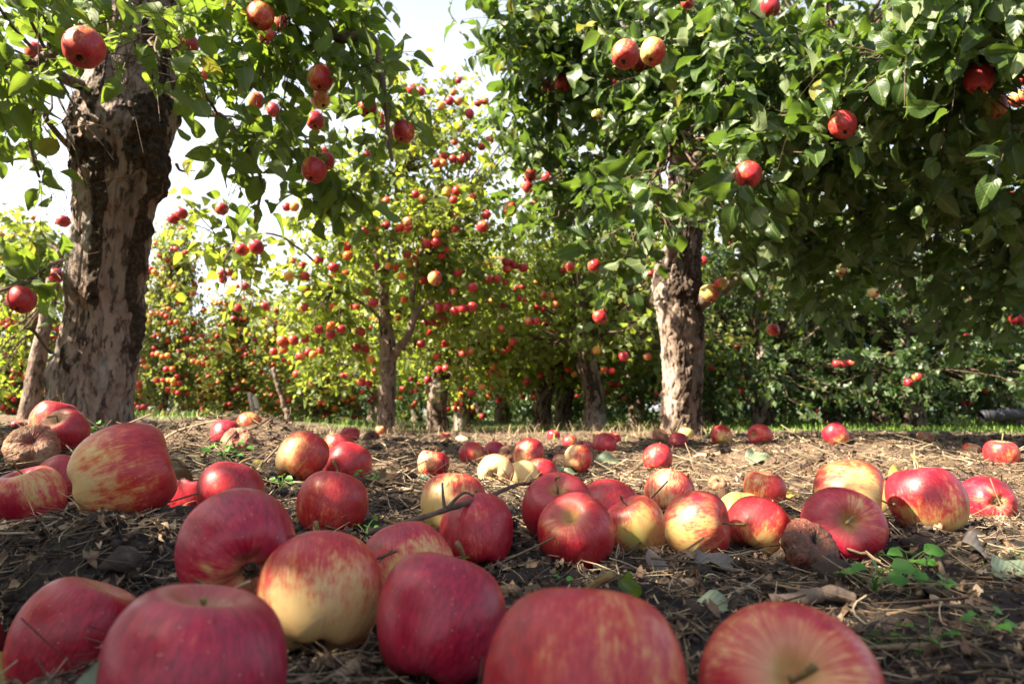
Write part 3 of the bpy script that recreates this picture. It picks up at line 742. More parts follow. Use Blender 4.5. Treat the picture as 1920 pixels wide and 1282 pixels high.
def trunk_mesh(path, radii, n_h, n_a, seed, plate_fn=None, rough=.02, knobs=()):
    """a trunk along path with bark relief, burls and the per-vertex bark pattern"""
    P = curve(np.array(path, float), n_h); R = np.interp(np.linspace(0, 1, n_h), np.linspace(0, 1, len(radii)), radii)
    a = np.arange(n_a) / n_a * 2 * math.pi
    T = nrm(np.gradient(P, axis=0))
    A = nrm(np.cross(T, np.array([0, 1., 0]))); A = nrm(A); B = np.cross(A, T) * -1
    ca, sa = np.cos(a), np.sin(a)
    h = np.concatenate([[0], np.cumsum(np.linalg.norm(np.diff(P, axis=0), axis=1))])
    H, AA = np.meshgrid(h, a, indexing='ij')
    q = np.stack([np.cos(AA) * R.mean(), np.sin(AA) * R.mean(), H], -1).reshape(-1, 3)
    qs = q * np.array([1, 1, .33])
    lump = fbm(q * 5.5, 3, seed) * .16 + vnoise(q * np.array([5, 5, 1.2]), seed + 9) * .07
    fr = float(np.clip(.11 / R.mean(), 1, 2.6))
    pn = .62 * fbm(qs * 17 * fr, 5, seed + 3) + .38 * fbm(q * np.array([1, 1, .16]) * 34 * fr, 4, seed + 21)
    pl = sstep(.05, .20, pn + (plate_fn(AA.ravel(), H.ravel()) if plate_fn else 0))
    fis = -sstep(.13, .0, np.abs(fbm(q * np.array([1, 1, .2]) * 26 * fr, 3, seed + 5))) * .8
    fine = fbm(q * np.array([60, 60, 30]), 3, seed + 7)
    disp = R.mean() * lump + rough * (pl * (.7 + .9 * fine) + 1.0 * fis + .45 * fine)
    li = sstep(.15, .5, fbm(qs * 13 * fr, 4, seed + 12) + .25 * np.cos(AA.ravel()))
    rad = (R[:, None] * np.ones_like(AA)).ravel() + disp
    for (kh, ka, kr, amp) in knobs:
        da = np.angle(np.exp(1j * (AA.ravel() - ka))) * R.mean()
        d2 = (da ** 2 + (H.ravel() - kh) ** 2) / kr ** 2
        rad += amp * (np.exp(-d2) + .35 * np.exp(-((np.sqrt(d2) - 1) / .22) ** 2))
    rad = rad.reshape(n_h, n_a)
    V = P[:, None] + rad[..., None] * (A[:, None] * ca[None, :, None] + B[:, None] * sa[None, :, None])
    V = V.reshape(-1, 3)
    I = np.arange(n_h * n_a).reshape(n_h, n_a); J = np.roll(I, -1, 1)
    Q = np.stack([I[:-1], J[:-1], J[1:], I[1:]], -1).reshape(-1, 4)
    top = len(V); V = np.vstack([V, P[-1:] + T[-1:] * R[-1] * .4])
    Tt = np.stack([np.full(n_a, top), I[-1], J[-1]], -1)
    return V, Q, Tt, dict(plate=np.append(pl, 1.0), lichen=np.append(li, 0))
def add_trunk(root, name, args, m, **kw):
    V, Q, T, at_ = trunk_mesh(*args, **kw)
    return build(name, V, Q, T, mats=[m], parent=root, attrs=at_)
def limb(root, pts, r0, r1, n=26, sides=10, name="branch", m=None):
    P = curve(np.array(pts, float), n)
    P = P + vrand(P, .012)
    V, Q, T = tubes(P[None], (np.linspace(r0, r1, n) * (1 + .12 * vnoise(P * 22, 4)))[None], sides)
    build(name, V, Q, T, mats=[m or M['limb']], parent=root)
def vrand(P, a):
    return np.stack([vnoise(P * 7, 71), vnoise(P * 7, 72), vnoise(P * 7, 73)], -1) * a
def blob(px, py, d, rx, ry, rd, n, root):
    """a mass of foliage where the photo shows it, d metres away, rx, ry wide in photo pixels at that distance"""
    return (np.array(root, float), at(px, py, d), np.array([rx * d / F_PX, rd, ry * d / F_PX]), n)

# ---------------------------------------------------------------- hanging apples placed by hand: photo x, y, radius, tree, blush, hue, cream, label
HANG = [
    (157, 90, 43, 1, .86, .35, .2, "biggest hanging apple, red over orange, in front of the thick left trunk"),
    (65, 97, 22, 1, .8, .5, .1, "dark red apple behind the bare fork left of the biggest hanging apple"),
    (488, 30, 27, 1, .84, .45, .2, "large pinkish red apple at the top edge among the left tree's leaves"),
    (527, 44, 18, 1, .75, .3, .6, "pink apple touching the large top edge apple on its right"),
    (500, 66, 19, 1, .6, .1, .1, "orange apple half covered just under the large top edge apple"),
    (600, 148, 25, 1, .66, .05, .1, "orange red apple with its eye showing above a yellow one"),
    (601, 186, 20, 1, .22, .1, .1, "yellow apple hanging directly under the orange red one"),
    (352, 84, 22, 1, .7, .4, .7, "pink apple between leaves right beside the dark upper trunk"),
    (381, 141, 12, 1, .55, .1, .2, "small orange apple in the leaves right of the upper trunk"),
    (480, 190, 17, 1, .62, .1, .1, "orange apple half hidden by a long dark leaf"),
    (512, 207, 14, 1, .92, .4, .0, "dark red apple in shade beside the half hidden orange one"),
    (591, 227, 18, 1, .88, .4, .1, "rosy red apple below the yellow hanging one"),
    (689, 203, 19, 1, .90, .35, .1, "red apple left of the hanging branch at mid height"),
    (710, 226, 15, 1, .6, .15, .0, "orange brown apple pressed behind the red one by the hanging branch"),
    (756, 246, 21, 1, .93, .35, .2, "round deep red apple hanging free right of the hanging branch"),
    (588, 319, 25, 1, .76, .3, .1, "largest of the three apples clustered against the sky"),
    (610, 303, 19, 1, .85, .35, .2, "front apple of the cluster of three against the sky"),
    (606, 289, 14, 1, .7, .25, .3, "uppermost apple of the cluster of three, mostly covered"),
    (40, 562, 31, 1, .97, .75, .0, "wide dark crimson apple hanging at the left edge near the trunk"),
    (105, 517, 17, 1, .95, .6, .1, "crimson apple hanging just left of the trunk above the wide one"),
    (119, 415, 15, 1, .9, .5, .2, "red apple peeping out behind the trunk's left edge"),
    (417, 514, 10, 3, .9, .4, .2, "upper apple of the small cluster on the thin hanging spray"),
    (418, 524, 9, 3, .8, .2, .2, "lower apple of the small cluster on the thin hanging spray"),
    (439, 520, 8, 3, .85, .3, .3, "right apple of the small cluster on the thin hanging spray"),
    (460, 537, 9, 3, .92, .3, .2, "single bright red apple right of the thin hanging spray"),
    (446, 578, 9, 3, .85, .4, .3, "lowest apple on the thin hanging spray against the sky"),
    (1172, 103, 27, 2, .80, .65, .2, "left one of the two large apples high left of the shaded trunk"),
    (1224, 98, 25, 2, .52, .25, .1, "right one of the two large apples high left of the shaded trunk, greener"),
    (1196, 118, 17, 2, .7, .4, .1, "third apple wedged between the two large high ones"),
    (1027, 162, 14, 2, .8, .45, .4, "left apple of a red pair in the upper middle leaves"),
    (1054, 157, 16, 2, .84, .45, .2, "right apple of a red pair in the upper middle leaves"),
    (1150, 151, 12, 2, .75, .4, .6, "pink apple below the two large high apples"),
    (1445, 13, 19, 2, .88, .7, .4, "magenta apple cut by the top edge on the right"),
    (1290, 5, 14, 2, .85, .4, .3, "red apple cut by the top edge over the shaded trunk"),
    (1556, 45, 11, 2, .8, .5, .1, "small dark red apple in the leaves under the top right edge"),
    (1625, 93, 14, 2, .93, .4, .0, "red apple behind a blotched leaf in the upper right"),
    (1580, 234, 28, 2, .88, .55, .0, "large red apple under sunlit leaves in the right crown"),
    (1402, 328, 27, 2, .86, .2, .3, "bright red apple with a sun patch hanging right of the shaded trunk"),
    (1836, 148, 31, 5, .82, .45, .0, "large two-tone apple high in the shaded right corner"),
    (1863, 201, 28, 5, .62, .1, .0, "orange red apple lowest of the right corner cluster"),
    (1910, 186, 21, 5, .7, .15, .0, "orange apple of the right corner cluster touching the frame"),
    (1919, 150, 15, 5, .86, .2, .1, "red apple at the very right edge above the orange one"),
    (1908, 598, 17, 5, .97, .7, .1, "crimson apple hanging alone low at the right edge"),
    (1330, 550, 17, 2, .55, .15, .2, "orange apple close to the shaded trunk's right side under the limb"),
    (1352, 532, 13, 2, .4, .1, .0, "dull orange apple behind the one at the trunk's right side"),
    (1577, 506, 13, 2, .45, .2, .2, "dull tan apple in deep shade under the right crown"),
    (1450, 619, 13, 2, .5, .1, .1, "orange tan apple hanging lowest right of the shaded trunk"),
    (1637, 550, 12, 2, .5, .2, .4, "dim pinkish apple deep in the dark right foliage"),
    (1115, 499, 13, 2, .6, .15, .2, "orange red apple left of the big drooping leaves by the trunk"),
    (1125, 595, 13, 4, .92, .4, .2, "rosy red apple left of the shaded trunk at mid height"),
    (905, 425, 12, 4, .8, .15, .1, "orange red apple standing out in the sunlit middle"),
    (995, 328, 13, 2, .84, .4, .4, "upper pink apple of the dark bunch left of the shaded trunk"),
    (990, 350, 13, 2, .78, .3, .1, "lower apple of the dark bunch left of the shaded trunk"),
    (1026, 334, 12, 2, .92, .75, .0, "purple red apple right of the dark bunch"),
    (956, 392, 14, 2, .66, .15, .3, "half sunlit orange apple below the dark bunch"),
    (1302, 104, 9, 2, .6, .1, .1, "small orange apple high behind the shaded trunk"),
    (1120, 216, 11, 2, .35, .05, .0, "yellow orange apple in the leaves below the red pair"),
    (816, 522, 14, 4, .6, .1, .1, "wide orange apple in shade right of the forked slim tree"),
    (1893, 362, 10, 5, .9, .6, .5, "pink apple far back at the right edge above the dark leaves"),
]
SHADE = [  # x, y, spin, scale, label
    (-1.95, -.74, .7, 1.1, "apple tree outside the photo, left behind the camera"),
    (-2.75, -.62, 5.1, 1.05, "apple tree outside the photo, to the left of the camera"),
    (-3.1, 1.75, 2.2, .75, "apple tree outside the photo, left of the thick tree"),
]

def hang_pos(px, py, r, D=.077):
    d = D * F_PX * math.sqrt(1 + ((px - 960) / F_PX) ** 2) / (2 * r)
    return at(px, py, d), D
HSITE = {}
for (px, py, r, tr, *_r) in HANG:
    p, D = hang_pos(px, py, r)
    HSITE.setdefault(tr, []).append(p + np.array([0, .02, D * .62]))

def pruner(off, regions):
    """the orchard's leaves are thin over its fruit and its trunks"""
    hp = np.array([(*hang_pos(a, b, r)[0], r) for (a, b, r, *_q) in HANG]); hx = np.array([(a, b, r) for (a, b, r, *_q) in HANG], float)
    def f(P, rg):
        W_ = P + off - np.array([0, 0, CAM_H]); d = W_ @ FW
        x, y = 960 + F_PX * W_[:, 0] / d, 641 - F_PX * (W_ @ UP) / d
        keep = np.ones(len(P), bool); rnd = rg.random(len(P))
        for (a, b, r), h in zip(hx, hp):
            dep = (h[:3] - np.array([0, 0, CAM_H])) @ FW
            keep &= ~((np.hypot(x - a, y - b) < r * 1.12 + 6) & (d < dep + .03) & (rnd < .93))
        for (x0, y0, x1, y1, dm, pr) in regions:
            keep &= ~((x > x0) & (x < x1) & (y > y0) & (y < y1) & (d < dm) & (rnd < pr))
        return keep
    return f
TREES = "apple trees of the orchard"
rg = np.random.default_rng(5)
def gz1(x, y): return float(ground_z(np.array([x]), np.array([y]))[0])

# -------- the thick left tree
b1 = at(165, 800, 2.42)
t1 = empty("apple_tree", (b1[0], b1[1], gz1(b1[0], b1[1]) - .03), "thick gnarled apple tree on the left with flaking dark bark and a swollen fork", "tree", TREES)
o1 = np.array(t1.location)
L1 = lambda px, py, d: at(px, py, d) - o1
path1 = [L1(163, 812, 2.42), L1(170, 740, 2.42), L1(190, 620, 2.42), L1(203, 510, 2.42), L1(213, 410, 2.42), L1(221, 330, 2.42), L1(222, 255, 2.42), L1(224, 200, 2.42), L1(232, 130, 2.42), L1(243, 50, 2.42), L1(255, -60, 2.42), L1(262, -160, 2.42)]
rad1 = np.array([94, 85, 79, 76, 79, 88, 91, 84, 72, 66, 61, 52]) * 2.42 / F_PX * .83
def plates1(a, h):
    band = .40 * np.exp(-((a - 1.80) / .26) ** 2) * sstep(.24, .34, h) * sstep(1.0, .8, h)
    crown_ = .32 * sstep(.80, .98, h) * sstep(1.5, 1.15, h)
    edge = .30 * np.exp(-((a - 2.85) / .36) ** 2) * sstep(.15, .4, h)
    left = .30 * np.exp(-((a - .35) / .12) ** 2) * sstep(.55, .2, h)
    return -.16 + band + crown_ + edge + left - .12 * sstep(.25, .05, h)
add_trunk(t1, "trunk", (path1, rad1, 460, 230, 3), M['bark1'], plate_fn=plates1, rough=.013, knobs=((1.05, 1.62, .062, .022), (.93, 2.9, .07, .024), (1.10, .35, .06, .014), (.22, 2.75, .05, .014), (.20, .25, .05, .022), (1.15, 2.6, .08, .02)))
lead = trunk_mesh([L1(280, 290, 2.46), L1(296, 220, 2.48), L1(303, 130, 2.52), L1(308, 40, 2.56), L1(318, -80, 2.6)], np.array([34, 40, 32, 30, 26]) * 2.45 / F_PX, 200, 90, 9, lambda a, h: a * 0 + .14, .010)
build("branch", *lead[:3], mats=[M['bark1']], parent=t1, attrs=lead[3])
limb(t1, [L1(165, 165, 2.36), L1(110, 140, 2.2), L1(65, 122, 2.0), L1(15, 103, 1.85), L1(-70, 90, 1.7)], .020, .009)
limb(t1, [L1(62, 122, 2.0), L1(95, 95, 1.85), L1(125, 66, 1.7), L1(140, 20, 1.6)], .013, .005)
limb(t1, [L1(315, 170, 2.42), L1(350, 190, 2.3), L1(365, 212, 2.22), L1(415, 218, 2.15), L1(450, 262, 2.1), L1(480, 312, 2.1), L1(490, 350, 2.15), L1(478, 420, 2.2)], .016, .004, 40)
limb(t1, [L1(320, 40, 2.5), L1(370, 0, 2.4), L1(470, -40, 2.3), L1(560, -10, 2.2), L1(630, 68, 2.2), L1(690, 64, 2.2), L1(712, 110, 2.2), L1(724, 190, 2.2), L1(733, 300, 2.25)], .028, .006, 60)
limb(t1, [L1(130, 275, 2.4), L1(95, 225, 2.2), L1(66, 205, 2.05), L1(60, 250, 2.0), L1(75, 330, 2.0)], .010, .004)
limb(t1, [L1(118, 490, 2.4), L1(85, 500, 2.25), L1(45, 530, 2.0), L1(-20, 545, 1.9)], .008, .004)
limb(t1, [L1(100, 665, 2.38), L1(80, 640, 2.3), L1(62, 618, 2.25), L1(52, 620, 2.22)], .006, .003)
limb(t1, [L1(326, 305, 2.40), L1(338, 322, 2.36), L1(362, 324, 2.33)], .006, .002)
R1a, R1b, R1c, R1d, R1e = at(100, 135, 2.2), at(560, -10, 2.2), at(410, 218, 2.15), at(715, 120, 2.2), at(45, 530, 2.0)
bl1 = [blob(70, 60, 1.55, 110, 70, .35, 4, R1a), blob(45, 210, 1.75, 70, 80, .35, 4, R1a), blob(80, 340, 1.9, 45, 70, .25, 2, R1a), blob(170, 20, 1.6, 110, 45, .3, 3, R1a),
       blob(260, 70, 1.75, 60, 55, .2, 2, at(300, 20, 2.2)), blob(260, 140, 1.7, 35, 35, .12, 2, at(300, 60, 2.1)), blob(300, 20, 1.9, 90, 40, .3, 2, at(300, 20, 2.2)),
       blob(410, 60, 2.0, 100, 85, .4, 5, R1b), blob(540, 30, 2.1, 100, 70, .4, 4, R1b), blob(430, 170, 2.05, 90, 70, .35, 4, R1c), blob(530, 200, 2.1, 90, 80, .35, 5, R1b),
       blob(620, 130, 2.2, 80, 90, .35, 2, R1b), blob(700, 40, 2.3, 60, 60, .3, 3, R1d), blob(700, 180, 2.25, 70, 60, .3, 2, R1d), blob(730, 310, 2.3, 45, 75, .25, 2, R1d),
       blob(610, 310, 2.15, 70, 60, .25, 2, at(530, 200, 2.1)), blob(430, 250, 2.1, 80, 50, .3, 2, R1c), blob(480, 330, 2.2, 50, 60, .25, 2, R1c),
       blob(40, 510, 2.1, 70, 35, .25, 2, R1e), blob(110, 500, 2.25, 25, 35, .12, 1, R1e),
       blob(300, -160, 2.2, 500, 120, .8, 10, at(280, -60, 2.4)), blob(-150, 200, 2.0, 120, 260, .6, 6, R1a)]
f1 = foliage(np.random.default_rng(101), [(r - o1, c - o1, q, n) for r, c, q, n in bl1], .088, NEAR, 6, 7, sites=[s - o1 for s in HSITE[1]], up=.5, thick=.0032, prune=pruner(o1, [(95, 130, 335, 800, 2.45, .95), (170, -40, 335, 130, 2.6, .86), (760, -40, 870, 150, 9, .85), (330, 345, 385, 600, 9, .9), (325, 300, 555, 560, 2.7, .7)]))
crown_parts(t1, f1, M['leaf1'])

# -------- the shaded tree right of the middle
b2 = at(1275, 812, 4.5)
t2 = empty("apple_tree", (b2[0], b2[1], gz1(b2[0], b2[1]) - .03), "sturdy apple tree right of the middle with patchy pale bark and a dense dark crown", "tree", TREES)
o2 = np.array(t2.location)
L2 = lambda px, py, d: at(px, py, d) - o2
path2 = [L2(1275, 818, 4.5), L2(1277, 760, 4.5), L2(1280, 690, 4.5), L2(1277, 620, 4.5), L2(1273, 560, 4.5), L2(1272, 510, 4.5), L2(1278, 465, 4.5), L2(1284, 400, 4.5), L2(1285, 330, 4.5), L2(1276, 240, 4.5), L2(1282, 150, 4.5), L2(1290, 40, 4.5)]
rad2 = np.array([43, 40, 41, 43, 45, 42, 35, 31, 30, 28, 25, 18]) * 4.5 / F_PX * .93
add_trunk(t2, "trunk", (path2, rad2, 420, 170, 6), M['bark2'], plate_fn=lambda a, h: .02 + .22 * np.exp(-((a - 2.4) / .5) ** 2) - .10 + .3 * sstep(.75, 1.0, h), rough=.016, knobs=((.95, .5, .08, .018), (.35, 1.6, .09, .02)))
limb(t2, [L2(1300, 575, 4.48), L2(1345, 545, 4.3), L2(1395, 510, 4.1), L2(1440, 468, 3.9), L2(1480, 475, 3.8), L2(1530, 495, 3.7), L2(1600, 480, 3.6)], .055, .015, 50, 12)
limb(t2, [L2(1285, 330, 4.45), L2(1350, 250, 4.0), L2(1430, 190, 3.4), L2(1520, 160, 2.9), L2(1620, 150, 2.6)], .05, .012, 50, 12)
limb(t2, [L2(1280, 300, 4.4), L2(1240, 230, 3.9), L2(1170, 150, 3.4), L2(1080, 90, 3.2), L2(960, 60, 3.3)], .045, .010, 50, 12)
limb(t2, [L2(1262, 480, 4.4), L2(1245, 400, 4.0), L2(1230, 330, 3.4), L2(1260, 250, 2.9), L2(1330, 200, 2.6)], .04, .010, 50, 12)
limb(t2, [L2(1270, 420, 4.45), L2(1190, 380, 4.2), L2(1110, 350, 3.8), L2(1030, 330, 3.6)], .03, .008, 40, 10)
limb(t2, [L2(1285, 230, 4.5), L2(1400, 100, 4.6), L2(1560, 40, 4.8)], .04, .012, 30, 10)
limb(t2, [L2(1275, 240, 4.5), L2(1180, 60, 4.7), L2(1120, -80, 4.9)], .04, .012, 30, 10)
RA, RB, RC, RD, RE = at(1560, 155, 2.8), at(1080, 90, 3.2), at(1260, 250, 2.9), at(1480, 475, 3.8), at(1050, 335, 3.65)
bl2 = [blob(1000, 120, 3.2, 130, 90, .5, 13, RB), blob(920, 45, 3.4, 80, 65, .4, 7, RB), blob(1090, 50, 3.0, 130, 80, .5, 13, RB), blob(1060, 240, 3.3, 110, 80, .5, 12, RB),
       blob(990, 350, 3.5, 70, 80, .4, 7, RE), blob(1110, 400, 3.3, 75, 70, .4, 7, RE), blob(1180, 270, 3.1, 90, 100, .4, 10, RC), blob(1240, 110, 2.7, 120, 100, .45, 15, RC),
       blob(1400, 70, 2.6, 150, 90, .5, 16, RA), blob(1520, 180, 2.5, 150, 90, .45, 16, RA), blob(1390, 330, 2.3, 95, 85, .35, 10, RC), blob(1330, 220, 2.5, 90, 80, .35, 9, RC), blob(1480, 410, 3.0, 120, 70, .5, 11, RD),
       blob(1600, 330, 2.8, 150, 100, .5, 16, RA), blob(1620, 480, 3.2, 140, 70, .5, 7, RD), blob(1760, 430, 3.1, 120, 90, .5, 7, RD), blob(1215, 430, 2.2, 60, 50, .22, 5, RC), blob(1500, 540, 3.5, 110, 50, .4, 4, RD),
       blob(1130, 470, 3.8, 60, 60, .4, 4, RE), blob(1300, 60, 4.6, 260, 170, .8, 24, at(1285, 180, 4.5)), blob(1500, 250, 4.8, 220, 150, .8, 17, at(1400, 150, 4.6)), blob(1120, 180, 4.7, 170, 150, .6, 13, at(1190, 60, 4.7)),
       blob(1350, 420, 3.9, 70, 60, .35, 5, RD), blob(1560, 620, 3.7, 50, 40, .3, 3, RD), blob(1250, -150, 3.6, 420, 120, 1.0, 20, at(1285, 40, 4.5)), blob(1600, -120, 3.0, 300, 100, .8, 15, RA)]
f2 = foliage(np.random.default_rng(202), [(r - o2, c - o2, q, n) for r, c, q, n in bl2], .096, NEAR, 6, 7, sites=[s - o2 for s in HSITE[2]], up=.45, thick=.0034, prune=pruner(o2, [(1215, 480, 1335, 820, 5, .96), (1245, 230, 1325, 360, 4.4, .75), (1225, 400, 1330, 480, 4.4, .6)]))
crown_parts(t2, f2, M['leaf2'])

# -------- its neighbour in the row, trunk beyond the right edge
t5 = empty("apple_tree", (2.75, 2.75, gz1(2.75, 2.75) - .03), "apple tree at the right whose boughs fill the upper right corner", "tree", TREES)
o5 = np.array(t5.location)
add_trunk(t5, "trunk", ([(0, 0, 0), (.02, 0, .5), (-.03, .02, 1.0), (-.05, 0, 1.6), (0, 0, 2.3)], np.array([.17, .14, .14, .10, .07]), 160, 80, 8), M['bark2'], rough=.02)
for q in ([(-.03, 0, .95), (-.4, -.25, 1.25), (-.85, -.55, 1.4), (-1.2, -.75, 1.35)], [(-.03, 0, .85), (-.45, 0, 1.0), (-.9, -.05, .95), (-1.1, -.1, .8)], [(0, 0, 1.5), (-.5, .1, 1.9), (-1.0, .2, 2.1)]):
    limb(t5, q, .05, .012, 40, 10)
R5a, R5b = at(1850, 120, 2.1), at(1860, 480, 2.6)
bl5 = [blob(1700, 110, 2.0, 130, 95, .4, 13, R5a), blob(1850, 50, 1.85, 120, 90, .35, 10, R5a), blob(1800, 230, 2.1, 130, 85, .4, 12, R5a), blob(1880, 350, 2.3, 110, 100, .4, 7, R5b),
       blob(1790, 540, 2.9, 120, 60, .5, 6, R5b), blob(1900, 560, 2.5, 70, 60, .3, 4, R5b), blob(2000, 200, 2.3, 180, 250, .7, 17, R5a), blob(1750, 350, 2.6, 90, 80, .4, 4, R5b), blob(1900, -130, 2.3, 300, 110, .9, 13, R5a)]
f5 = foliage(np.random.default_rng(505), [(r - o5, c - o5, q, n) for r, c, q, n in bl5], .094, NEAR, 6, 7, sites=[s - o5 for s in HSITE[5]], up=.45, thick=.0034, prune=pruner(o5, []))
crown_parts(t5, f5, M['leaf2'])

# -------- the slim forked tree left of the middle, in the sun
b3 = at(724, 812, 5.5)
t3 = empty("apple_tree", (b3[0], b3[1], gz1(b3[0], b3[1]) - .03), "slim forked apple tree left of the middle in bright sun, full of red apples", "tree", TREES)
o3 = np.array(t3.location)
L3 = lambda px, py, d: at(px, py, d) - o3
add_trunk(t3, "trunk", ([L3(722, 818, 5.5), L3(725, 760, 5.5), L3(727, 690, 5.5), L3(727, 650, 5.5), L3(720, 590, 5.5), L3(714, 520, 5.5), L3(700, 440, 5.45), L3(655, 390, 5.4), L3(600, 330, 5.4)], np.array([18, 15.5, 15, 17, 12.5, 11, 8, 5, 3]) * 5.5 / F_PX, 240, 70, 12), M['bark2'], plate_fn=lambda a, h: a * 0 - .15, rough=.008)
limb(t3, [L3(730, 680, 5.5), L3(745, 655, 5.45), L3(765, 630, 5.4), L3(780, 585, 5.4), L3(790, 570, 5.4), L3(812, 565, 5.35)], .040, .018, 40, 12, m=M['limb'])
limb(t3, [L3(776, 600, 5.4), L3(772, 560, 5.4), L3(774, 545, 5.4), L3(800, 430, 5.5), L3(830, 300, 5.7)], .026, .010, 40, 10)
limb(t3, [L3(718, 560, 5.5), L3(740, 440, 5.6), L3(745, 300, 5.8), L3(760, 200, 6.0)], .030, .008, 40, 10)
limb(t3, [L3(722, 600, 5.5), L3(660, 560, 5.4), L3(590, 530, 5.3)], .02, .007, 30, 8)
R3a, R3b, R3c = at(660, 395, 5.4), at(745, 330, 5.8), at(800, 480, 5.5)
bl3 = [blob(620, 390, 5.3, 75, 80, .5, 12, R3a), blob(720, 320, 5.6, 110, 110, .6, 26, R3b), blob(810, 290, 5.8, 110, 100, .6, 24, R3b), blob(600, 560, 5.2, 80, 80, .4, 14, at(640, 550, 5.4)),
       blob(700, 480, 5.3, 110, 90, .45, 22, R3a), blob(800, 430, 5.3, 110, 110, .5, 26, R3c), blob(880, 400, 5.6, 110, 110, .6, 26, R3c), blob(640, 670, 5.4, 80, 60, .4, 12, at(640, 560, 5.4)),
       blob(880, 570, 5.7, 110, 90, .5, 22, R3c), blob(770, 190, 5.9, 55, 70, .4, 10, R3b), blob(850, 190, 6.0, 60, 60, .4, 10, R3b), blob(910, 290, 6.0, 90, 90, .6, 18, R3c), blob(575, 650, 5.6, 60, 60, .4, 9, at(620, 550, 5.3)),
       blob(575, 490, 5.5, 40, 40, .3, 3, R3a), blob(820, 650, 5.8, 80, 40, .4, 8, R3c),
       blob(405, 470, 3.6, 60, 70, .25, 5, at(500, 460, 4.6)), blob(440, 540, 3.6, 35, 55, .2, 4, at(480, 470, 4.4)), blob(345, 410, 3.8, 22, 50, .15, 2, at(420, 450, 4.2)), blob(540, 590, 4.6, 40, 50, .25, 4, at(600, 560, 5.2))]
limb(t3, [L3(600, 500, 5.4), L3(540, 450, 4.8), L3(470, 440, 4.2), L3(430, 470, 3.7), L3(420, 540, 3.6)], .010, .003, 40, 6)
f3 = foliage(np.random.default_rng(303), [(r - o3, c - o3, q, n) for r, c, q, n in bl3], .082, MID, 6, 6, sites=[s - o3 for s in HSITE[3]], up=.5, thick=.0036, prune=pruner(o3, []))
crown_parts(t3, f3, M['leaf3'])

# -------- trees of the rows behind: four kinds, copied
def proto(name, seed, kind, leafm, lab):
    r_ = empty(name, (0, 0, 0), lab, "tree", TREES)
    q = np.random.default_rng(seed)
    if kind == 'spread':
        H0, tr = .75, .105
        bl = [((0, 0, H0), (0, 0, 1.9), (.8, .8, .8), 34)]
        for k in range(6):
            a = k * 1.05 + q.uniform(-.3, .3)
            bl.append(((.25 * math.cos(a), .25 * math.sin(a), H0 + .4), (.8 * math.cos(a), .8 * math.sin(a), q.uniform(1.3, 2.1)), (.6, .6, .6), 20))
            a += .5
            bl.append(((.3 * math.cos(a), .3 * math.sin(a), H0 + .2), (1.05 * math.cos(a), 1.05 * math.sin(a), q.uniform(.72, 1.05)), (.55, .55, .40), 14))
        bl.append(((0, 0, 1.5), (.1, 0, 2.7), (.5, .5, .6), 10))
    elif kind == 'narrow':
        H0, tr = .5, .05
        bl = [((0, 0, H0 + .25 * k), (q.uniform(-.12, .12), q.uniform(-.12, .12), .65 + .33 * k), (.62 - .06 * k, .62 - .06 * k, .32), 42) for k in range(5)] + [((0, 0, .4), (0, 0, .35), (.6, .6, .28), 36)]
    else:                                                              # low skirts
        H0, tr = .5, .11
        bl = [((0, 0, .9), (0, 0, 1.9), (.9, .9, .9), 30)]
        for k in range(8):
            a = k * .785 + q.uniform(-.3, .3)
            bl.append(((.25 * math.cos(a), .25 * math.sin(a), 1.0), (1.0 * math.cos(a), 1.0 * math.sin(a), q.uniform(1.4, 2.3)), (.65, .65, .65), 14))
            bl.append(((.3 * math.cos(a + .4), .3 * math.sin(a + .4), .7), (1.15 * math.cos(a + .4), 1.15 * math.sin(a + .4), q.uniform(.5, .9)), (.6, .6, .42), 13))
        bl.append(((0, 0, 1.8), (.1, 0, 2.9), (.6, .6, .6), 12))
    p = [(0, 0, -.05), (q.uniform(-.03, .03), q.uniform(-.03, .03), H0 * .5), (q.uniform(-.05, .05), q.uniform(-.05, .05), H0), (.03, 0, H0 + .7), (0, 0, H0 + 1.3)]
    add_trunk(r_, "trunk", (p, np.array([tr * 1.2, tr, tr * 1.02, tr * .6, tr * .3]), 110, 40, seed), M['bark2'], plate_fn=lambda a, h: a * 0 + .05, rough=.012)
    for k in range(4):
        a = k * 1.6 + q.uniform(-.4, .4)
        if kind != 'narrow': limb(r_, [(0, 0, H0 * .95), (.3 * math.cos(a), .3 * math.sin(a), H0 + .25), (.75 * math.cos(a), .75 * math.sin(a), H0 + q.uniform(.4, .9))], tr * .5, .012, 16, 7)
    f = foliage(q, bl, .088 if kind != 'narrow' else .075, FAR, 6, 9 if kind == 'skirt' else 6, (.12, .30), up=.5, thick=.0025 if kind == 'skirt' else .004)
    crown_parts(r_, f, leafm)
    return r_, f, bl
def copy_tree(o, loc, rz, sc, label):
    c = o.copy(); C.objects.link(c)
    c.location = loc; c.rotation_euler = (0, 0, rz); c.scale = (sc[0], sc[0], sc[1]) if isinstance(sc, tuple) else (sc,) * 3
    c["label"] = label
    for ch in list(o.children):
        k = ch.copy(); C.objects.link(k); k.parent = c
    return c
PR = {}
PR['s'] = proto("apple_tree", 61, 'spread', M['leaf3'], "x")
PR['n'] = proto("apple_tree", 62, 'narrow', M['leaf5'], "x")
PR['d'] = proto("apple_tree", 63, 'skirt', M['leaf4'], "x")
